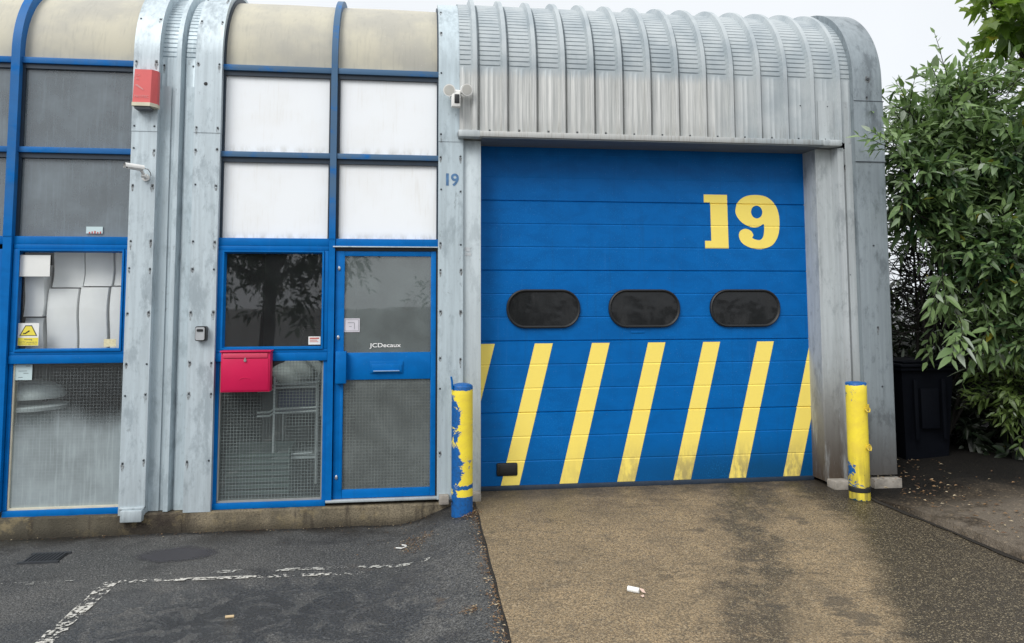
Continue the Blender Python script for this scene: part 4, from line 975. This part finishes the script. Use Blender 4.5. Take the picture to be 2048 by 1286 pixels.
# ------------------------------------------------------------------ vegetation
def leaf_mat(name, a, b, trans=.36, rough=.42):
    m = Mt(name); at = m.nd('Attribute', None, attribute_name='tint'); s = m.nd('SeparateColor', {0: at.outputs['Color']}).outputs
    c = m.mix(s[0], a, b); c = m.mix(s[1], c, (.42,.48,.40)); c = m.mix(s[2], c, (.30,.26,.03))
    p = m.pbsdf(c, rough, 0, .5); tr = m.nd('BsdfTranslucent', {'Color': m.mix(.5, c, (.12,.22,.02))}).outputs[0]
    return m.done(m.nd('MixShader', {0: trans, 1: p, 2: tr}).outputs[0])
LEAF = leaf_mat('grey_green_leaf', (.026,.072,.030), (.24,.36,.14))
LEAFD = leaf_mat('painted_shade_leaf', (.006,.013,.007), (.020,.034,.016), .15)  # dark copy of the leaf, shade put into its colour
LEAFY = leaf_mat('bright_green_leaf', (.11,.20,.025), (.27,.38,.06), .55)
BARK = plain('grey_brown_bark', (.060,.048,.036), .9, var=.5, scale=20, bump=.6)
BARKD = plain('dark_twig', (.018,.016,.014), .9)
class Leaves:
    def __init__(s): s.mb = MB(); s.cols = []; s.tw = MB()
    def leaf(s, p, d, n, L, W, col):
        d = d.normalized(); w = d.cross(n)
        if w.length < 1e-3: w = d.orthogonal()
        w.normalize(); n = w.cross(d)
        sag = random.uniform(.02,.16)*L
        q = [p, p+d*L*.32+w*W*.5+n*W*.16, p+d*L*.36, p+d*L*.32-w*W*.5+n*W*.16, p+d*L*.68+w*W*.36+n*W*.08-Vector((0,0,sag*.5)), p+d*L*.7-Vector((0,0,sag*.5)), p+d*L*.68-w*W*.36+n*W*.08-Vector((0,0,sag*.5)), p+d*L-Vector((0,0,sag*1.3))]
        s.mb.add(q, [(0,2,1),(0,3,2),(1,2,5,4),(2,3,6,5),(4,5,7),(5,6,7)]); s.cols += [col]*8
    def palm(s, p, d, n, L, col):
        d = d.normalized(); w = d.cross(n).normalized(); n = w.cross(d)
        P = [(0,0),(.30,-.12),(.62,.10),(.42,.22),(.75,.55),(.40,.52),(.30,.66),(0,1.0),(-.30,.66),(-.40,.52),(-.75,.55),(-.42,.22),(-.62,.10),(-.30,-.12)]
        c = p+d*L*.35-n*L*.06
        s.mb.add([c]+[p+w*x*L*.62+d*y*L+n*abs(x)*L*.08-Vector((0,0,.12*L*y*y)) for x, y in P], [(0,k+1,(k+1)%14+1) for k in range(14)]); s.cols += [col]*15
    def twig(s, p, d, L, nl, ll, palm=False, pale=.06, light=0., droop=.5, tr=.0022):
        pts = [p]; d = d.normalized(); n = 5
        for k in range(n):
            d = (d+Vector((random.uniform(-.12,.12),random.uniform(-.12,.12),-droop*.16+random.uniform(-.1,.1)))).normalized(); pts.append(pts[-1]+d*L/n)
        s.tw.tube(pts, [tr*1.6-tr*k/n for k in range(n+1)], 4, cap=False)
        ph = random.random()*3
        for i in range(nl):
            u = .15+.85*i/max(1, nl-1); f = u*n; k = min(n-1, int(f)); q = pts[k].lerp(pts[k+1], f-k); t = (pts[k+1]-pts[k]).normalized()
            o = t.orthogonal().normalized(); o.rotate(Matrix.Rotation(ph+(i//2)*1.57+(i%2)*3.14, 3, t))
            ld = (t*(.55+.5*u)+o*.9+Vector((0,0,-.25*droop))).normalized()
            nn = (Vector((0,0,1))+Vector((random.uniform(-.8,.8),random.uniform(-1.1,.4),random.uniform(-.4,.4)))).normalized()
            r = random.random(); col = (min(1, max(0, random.gauss(.38+light+.3*u*u, .22))), (random.uniform(.5,1) if r < pale else (.25 if u > .9 and r < .35 else 0.)), (.9 if r > .992 else 0.), 1)
            l = ll*random.uniform(.5,1.3)*(1-.35*max(0,u-.6))
            if palm: s.palm(q, ld, nn, l, col)
            else: s.leaf(q, ld, nn, l, l*random.uniform(.27,.38), col)
    def build(s, root, mat, tm, cn='foliage', tn='twigs'):
        o = s.mb.build(cn, mat, root, smooth=False, cols=s.cols); s.tw.build(tn, tm, root, smooth=False); return o
def U(u, v, dist): return Vector((u*dist, dist-6.1, 1.69+v*dist))     # bearings surveyed from the camera's spot, for the crown clumps
def rdir():
    while True:
        v = Vector((random.uniform(-1,1),random.uniform(-1,1),random.uniform(-1,1)))
        if .05 < v.length < 1: return v.normalized()
def clump(LV, c, rx, rz_, n, ll=.118, L=.36, light=0., palm=False, nl=11, pale=.06, droop=.3, toward=.5):
    cv = random.uniform(-.20,.20)
    for _ in range(n):
        d = rdir(); d.y -= toward*random.random(); d.normalize()
        fr = random.uniform(.25,.9); p = c+Vector((d.x*rx, d.y*rx*.9, d.z*rz_))*fr
        LV.twig(p, (d+Vector((0,0,.55*random.random()))).normalized(), L*random.uniform(.6,1.25), nl, ll*random.uniform(.75,1.3), palm, pale, light+.22*d.z+cv+(fr-.62)*.45, droop)  # light tops and shaded clump insides painted into the leaf tint
def limbs(mb, base, tips, r0):
    for tp in tips:
        b = base+Vector((random.uniform(-.12,.12),random.uniform(-.12,.12),0)); m1 = b.lerp(tp, .35)+Vector((random.uniform(-.1,.1),random.uniform(-.1,.1),.25)); m2 = b.lerp(tp,.72)+Vector((random.uniform(-.1,.1),random.uniform(-.1,.1),.2))
        mb.tube([b, m1, m2, tp], [r0, r0*.7, r0*.45, r0*.2], 7)

sh = thing('shrub', (5.05,.95,.2), 'big grey green shrub with long pointed leaves beside the right end of the unit', 'shrub')
LV = Leaves(); cl = [
 (.708,.235,6.6,.14,.16,26,.08),(.725,.225,6.7,.26,.24,60,.05),(.75,.27,6.7,.22,.20,52,.14),(.775,.295,6.8,.20,.18,44,.18),(.802,.300,6.9,.22,.20,54,.18),(.835,.285,6.9,.26,.22,66,.12),(.77,.235,6.8,.34,.28,84,.08),(.735,.19,6.6,.30,.28,74,0.),
 (.79,.20,6.6,.36,.30,100,.02),(.855,.225,6.6,.36,.30,100,-.04),(.91,.245,6.7,.34,.30,90,-.06),(.75,.140,6.5,.32,.24,80,-.04),(.815,.145,6.5,.36,.28,96,-.08),
 (.88,.15,6.4,.36,.30,100,-.02),(.925,.15,6.3,.28,.30,76,.08),(.735,.105,6.5,.24,.10,34,0.),(.80,.08,6.4,.32,.16,60,-.02),(.865,.08,6.3,.32,.24,86,.05),(.92,.06,6.2,.28,.28,80,.08),
 (.835,.015,6.4,.24,.10,36,.02),(.885,.005,6.2,.28,.18,70,.06),(.85,-.035,6.3,.24,.07,32,.14),(.91,-.04,6.2,.2,.10,30,.06),
 (.704,.19,6.5,.16,.18,30,.05),(.708,.14,6.4,.14,.14,24,.0),(.694,.225,6.1,.07,.08,7,.1)]
for u, v, d, rx, rzz, n, li in cl: clump(LV, U(u+random.uniform(-.008,.008),v+random.uniform(-.01,.01),d-random.uniform(-.2,.35)), rx*.78, rzz*.72, int(n*.86), L=.30, light=li+.04, pale=.07 if u > .8 and v < .2 else .025)
for u, v, du, dv, n in ((.735,.275,-.03,.03,3),(.77,.30,-.01,.03,4),(.80,.305,.01,.03,4),(.835,.295,.02,.03,3),(.71,.255,-.02,.03,3),(.86,.30,.03,.06,3),
    (.72,.17,-.02,.0,3),(.76,.06,-.03,-.02,4),(.80,.02,-.03,-.02,5),(.85,-.01,-.04,-.02,5),(.83,.12,-.03,.02,5),(.88,.10,-.03,.03,5),(.90,.20,-.02,.04,4),(.80,.19,-.03,.02,4),(.775,-.025,-.02,-.02,3),(.79,.27,-.02,.03,4)):
    for _ in range(n):
        a = U(u+random.uniform(-.015,.015), v+random.uniform(-.015,.015), random.uniform(6.05,6.6)); dr = Vector((du*6, -random.uniform(.1,.5)*.4, dv*6)).normalized()+rdir()*.35
        LV.twig(a, dr, random.uniform(.40,.72), random.randint(12,18), random.uniform(.12,.17), False, .10, random.uniform(.05,.30), .9, .0032)
# bare, dark inner twigs
for _ in range(800):
    p = U(random.uniform(.69,.86), random.uniform(-.05,.12), random.uniform(6.7,7.6)); d = rdir(); d.x *= 1.6
    LV.tw.tube([p, p+d*.16+Vector((0,0,.03)), p+d*.36], [.007,.005,.002], 4, cap=False)
LV.build(sh, LEAF, BARKD)
mb = MB(); limbs(mb, Vector((5.05,.95,.15)), [U(u,v,d+.15) for u,v,d,*_ in cl[::2]], .018); mb.build('stems', BARKD, sh)

s2 = thing('shrub', (5.35,.15,.2), 'low bright green bush hanging beside the chain link fence', 'shrub')
LV = Leaves()
for u, v, d, rx, rzz, n in ((.86,-.125,6.35,.24,.16,60),(.89,-.15,6.3,.22,.16,50),(.845,-.10,6.5,.18,.12,32),(.885,-.09,6.6,.2,.12,28)): clump(LV, U(u,v,d), rx, rzz, n, ll=.095, L=.30, light=.25, pale=.03)
LV.build(s2, LEAFY if False else leaf_mat('yellow_green_leaf', (.055,.105,.028), (.15,.22,.06)), BARKD)
mb = MB(); limbs(mb, Vector((5.5,.25,.15)), [U(.86,-.125,6.35),U(.89,-.15,6.3),U(.845,-.10,6.5),U(.885,-.09,6.6)], .014); mb.build('stems', BARKD, s2)

def backing_shrub(loc, label, pts, seed):  # added backing shrubs, dark leaved to block the brightness behind
    random.seed(seed); r = thing('shrub', loc, label, 'shrub'); LV = Leaves()
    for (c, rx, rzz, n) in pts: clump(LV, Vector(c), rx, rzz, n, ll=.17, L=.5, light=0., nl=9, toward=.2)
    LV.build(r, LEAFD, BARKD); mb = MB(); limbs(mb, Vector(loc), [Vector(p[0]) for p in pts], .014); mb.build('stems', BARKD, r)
backing_shrub((5.1,2.4,.2), 'added dark backing shrub behind the bin along the unit wall', [((4.75,1.6,.95),.5,.5,120),((4.75,2.0,.75),.55,.6,110),((5.5,2.2,.8),.6,.65,130),((6.2,2.3,.9),.6,.6,120),((4.7,2.2,1.35),.4,.35,50),((5.5,2.5,1.5),.6,.45,80),((5.6,1.2,.55),.5,.4,90),((6.1,1.2,.5),.5,.4,90)], 3)
backing_shrub((6.9,1.3,.2), 'added dark backing shrub under the trees at the right edge', [((6.6,.9,.5),.6,.45,110),((7.2,1.1,.9),.6,.6,110),((6.1,.5,.42),.4,.3,70),((5.9,1.0,1.2),.4,.35,60),((6.9,1.5,2.4),.8,.6,70)], 5)
random.seed(21)
tr = thing('maple_tree', (7.3,1.4,.2), 'broad leaved maple with big lobed leaves hanging in at top right', 'tree')
LV = Leaves(); tips = []
for u, v, d, rx, rzz, n in ((.872,.452,6.6,.14,.08,8),(.905,.44,6.5,.20,.14,18),(.90,.385,6.8,.12,.10,8),(.93,.36,6.7,.16,.14,12),(.955,.43,6.6,.26,.26,30),(.845,.475,6.7,.08,.05,4),(.985,.46,6.8,.5,.5,50),(1.02,.36,7.3,.6,.6,60),(1.0,.56,7.4,.7,.5,60),(1.1,.5,7.6,.7,.7,60)):
    clump(LV, U(u,v,d), rx, rzz, n, ll=.17, L=.34, light=.1, palm=True, nl=6, pale=0., droop=.9); tips.append(U(u,v,d))
LV.build(tr, LEAFY, BARK, 'crown')
mb = MB(); b = Vector((7.3,1.4,.1)); top = Vector((7.25,1.3,3.0)); mb.tube([b, b.lerp(top,.3)+Vector((.03,0,0)), b.lerp(top,.7), top], [.15,.12,.10,.08], 12)
for tp in tips: mb.tube([top-Vector((0,0,random.uniform(0,.8))), top.lerp(tp,.5)+Vector((0,0,.25)), tp], [.045,.028,.008], 7)
mb.build('trunk', BARK, tr)
# trees across the yard, behind the camera: seen only as reflections in the panes
def far_tree(loc, label, R, H, seed, n):
    random.seed(seed); r = thing('tree', loc, label, 'tree', ); L = Vector(loc); LV = Leaves(); tips = []
    for k in range(n):
        a = random.random()*6.28; rr = R*math.sqrt(random.random()); c = L+Vector((rr*math.cos(a), rr*math.sin(a)*.7, H*(.25+.7*random.random()*(1-.45*rr/R)))); tips.append(c)
        clump(LV, c, R*.28, R*.24, 16, ll=.30, L=.8, nl=8, toward=-.3)
    LV.build(r, leaf_mat('deep_green_leaf', (.014,.03,.014), (.04,.07,.03), .2) , BARKD, 'crown')
    mb = MB(); mb.tube([L, L+Vector((.1,0,H*.4)), L+Vector((0,.1,H*.75))], [R*.09,R*.07,R*.03], 10)
    for tp in tips[::3]: mb.tube([L+Vector((.05,0,H*.35)), L.lerp(tp,.7)+Vector((0,0,H*.2)), tp], [R*.03,R*.02,.01], 6)
    mb.build('trunk', BARK, r)
far_tree((-4.3,-16.5,0), 'large dark tree across the yard, mirrored in the unit 19 window', 2.7, 7.0, 31, 34)
far_tree((2.6,-19,0), 'smaller tree across the yard, mirrored at the right of the blue door glass', 1.6, 5.0, 32, 18)

# bin and chain link fence under the shrub
t = thing('wheelie_bin', (4.72,.62,.22), 'black lidded bin in deep shade between the unit and the shrub', 'bin')
BIN = plain('shade_darkened_bin_plastic', (.003,.004,.007), .7, spec=.08)  # base colour lowered to stand in for shade under the shrub
mb = MB(); a = [(4.46,.40),(4.98,.40),(4.98,.95),(4.46,.95)]; c = (4.72,.675)
def ring(s, z): return [(c[0]+(x-c[0])*s, c[1]+(y-c[1])*s, z) for x, y in a]
mb.add(ring(.82,.26)+ring(1.0,1.08), [(k,(k+1)%4,(k+1)%4+4,k+4) for k in range(4)]+[(3,2,1,0)])
mb.box(4.56,4.60,.37,.395,.45,1.0,0,.01); mb.box(4.84,4.88,.37,.395,.45,1.0,0,.01); mb.box(4.63,4.81,.375,.395,.55,.92,0,.01)
mb.build('body', BIN, t)
mb = MB(); mb.box(4.43,5.01,.36,.98,1.0805,1.115,0,.012); mb.build('rim', BIN, t)
mb = MB(); mb.box(4.42,5.02,.34,.99,1.1155,1.145,0,.012); mb.box(4.48,4.96,.40,.93,1.146,1.17,0,.015); mb.build('lid', BIN, t)
mb = MB(); mb.tube([(4.50,1.02,1.06),(4.94,1.02,1.06)], .014, 8); mb.build('handle', BIN, t)
for x in (4.50,4.94):
    mb = MB(); mb.tube([(x-.025,.90,.29),(x+.025,.90,.29)], .09, 18); mb.build('wheel', BLACK, t)
t = thing('chain_link_fence', (7.2,1.9,.2), 'dark chain link fence with steel posts behind the low bright bush', 'fence')
WIRE = plain('dark_wire', (.03,.035,.04), .5, .3); mb = MB()
x0, x1, z0, z1, s = 6.3, 9.6, .22, 2.0, .075
k = x0-(z1-z0)
while k < x1:
    for sg in (1, -1):
        a0, a1 = (k, k+(z1-z0)); za, zb = (z0, z1) if sg > 0 else (z1, z0)
        c0, c1 = max(a0, x0), min(a1, x1)
        if c1-c0 > .02: mb.tube([(c0,1.9,za+(zb-za)*(c0-a0)/(a1-a0)),(c1,1.9,za+(zb-za)*(c1-a0)/(a1-a0))], .0028, 4, cap=False)
    k += s
mb.build('wire_mesh', WIRE, t, smooth=False)
for x in (6.3,7.95,9.6):
    mb = MB(); mb.tube([(x,1.93,.1),(x,1.93,2.05)], .025, 12); mb.build('post', WIRE, t)
mb = MB(); mb.tube([(6.3,1.9,2.0),(9.6,1.9,2.0)], .006, 6); mb.tube([(6.3,1.9,1.1),(9.6,1.9,1.1)], .004, 6); mb.build('line_wire', WIRE, t)

# ------------------------------------------------------------------ sky, sun, camera
SUN_EL, SUN_AZ = math.radians(42), math.radians(222)      # azimuth clockwise from +y (behind and left of the camera)
w = bpy.data.worlds.new('World'); scene.world = w; w.use_nodes = True; nt = w.node_tree; nt.nodes.clear()
out = nt.nodes.new('ShaderNodeOutputWorld'); bg = nt.nodes.new('ShaderNodeBackground'); bg.inputs[1].default_value = .1
sky = nt.nodes.new('ShaderNodeTexSky'); sky.sky_type = 'NISHITA'; sky.sun_disc = False; sky.sun_elevation = SUN_EL; sky.sun_rotation = SUN_AZ
sky.air_density = 1.0; sky.dust_density = 4.0; sky.ozone_density = 1.0
tc = nt.nodes.new('ShaderNodeTexCoord'); sx = nt.nodes.new('ShaderNodeSeparateXYZ'); nt.links.new(tc.outputs['Generated'], sx.inputs[0])
cr = nt.nodes.new('ShaderNodeValToRGB'); nt.links.new(sx.outputs[2], cr.inputs[0])
cr.color_ramp.elements[0].position = 0.; cr.color_ramp.elements[0].color = (.60,.63,.665,1)
cr.color_ramp.elements[1].position = 1.; cr.color_ramp.elements[1].color = (1.,1.,1.,1)
e = cr.color_ramp.elements.new(.42); e.color = (.62,.64,.66,1)
sc = nt.nodes.new('ShaderNodeVectorMath'); sc.operation = 'SCALE'; nt.links.new(cr.outputs[0], sc.inputs[0]); sc.inputs[3].default_value = 16.0
nz = nt.nodes.new('ShaderNodeTexNoise'); nz.inputs['Scale'].default_value = 2.2; nz.inputs['Detail'].default_value = 4; nt.links.new(tc.outputs['Generated'], nz.inputs['Vector'])
mr = nt.nodes.new('ShaderNodeMapRange'); nt.links.new(nz.outputs['Fac'], mr.inputs[0]); mr.inputs[1].default_value = .3; mr.inputs[2].default_value = .7; mr.inputs[3].default_value = .92; mr.inputs[4].default_value = 1.04
s3 = nt.nodes.new('ShaderNodeVectorMath'); s3.operation = 'SCALE'; nt.links.new(sc.outputs[0], s3.inputs[0]); nt.links.new(mr.outputs[0], s3.inputs[3])
mx = nt.nodes.new('ShaderNodeMix'); mx.data_type = 'RGBA'; mx.inputs[0].default_value = .93
nt.links.new(sky.outputs[0], mx.inputs[6]); nt.links.new(s3.outputs[0], mx.inputs[7]); nt.links.new(mx.outputs[2], bg.inputs[0]); nt.links.new(bg.outputs[0], out.inputs[0])
sl = bpy.data.lights.new('sun', 'SUN'); sl.energy = 2.3; sl.angle = math.radians(32); sl.color = (1,.975,.94)
so = bpy.data.objects.new('sun', sl); COL.objects.link(so)
sd = Vector((math.sin(SUN_AZ)*math.cos(SUN_EL), math.cos(SUN_AZ)*math.cos(SUN_EL), math.sin(SUN_EL)))
so.rotation_euler = sd.to_track_quat('Z', 'Y').to_euler(); so.location = sd*30

yaw, pit, rol = .12663085, .07510114, -.00281744
cy, sy, cp, sp, cr_, sr = math.cos(yaw), math.sin(yaw), math.cos(pit), math.sin(pit), math.cos(rol), math.sin(rol)
f = Vector((sy*cp, cy*cp, sp)); r = Vector((cy, -sy, 0)); u = r.cross(f); R_ = r*cr_+u*sr; U_ = -r*sr+u*cr_
cam = bpy.data.cameras.new('camera'); co = bpy.data.objects.new('camera', cam); COL.objects.link(co)
Mx = Matrix((R_, U_, -f)).transposed().to_4x4(); Mx.translation = (0, -6.1, 1.69); co.matrix_world = Mx
cam.sensor_fit = 'HORIZONTAL'; cam.sensor_width = 36; cam.lens = 36*1500/2048; cam.shift_y = -(643-499.182)/2048; cam.clip_end = 3000; cam.clip_start = .05
scene.camera = co
scene.view_settings.view_transform = 'Standard'; scene.view_settings.look = 'None'; scene.view_settings.exposure = 0; scene.view_settings.gamma = 1
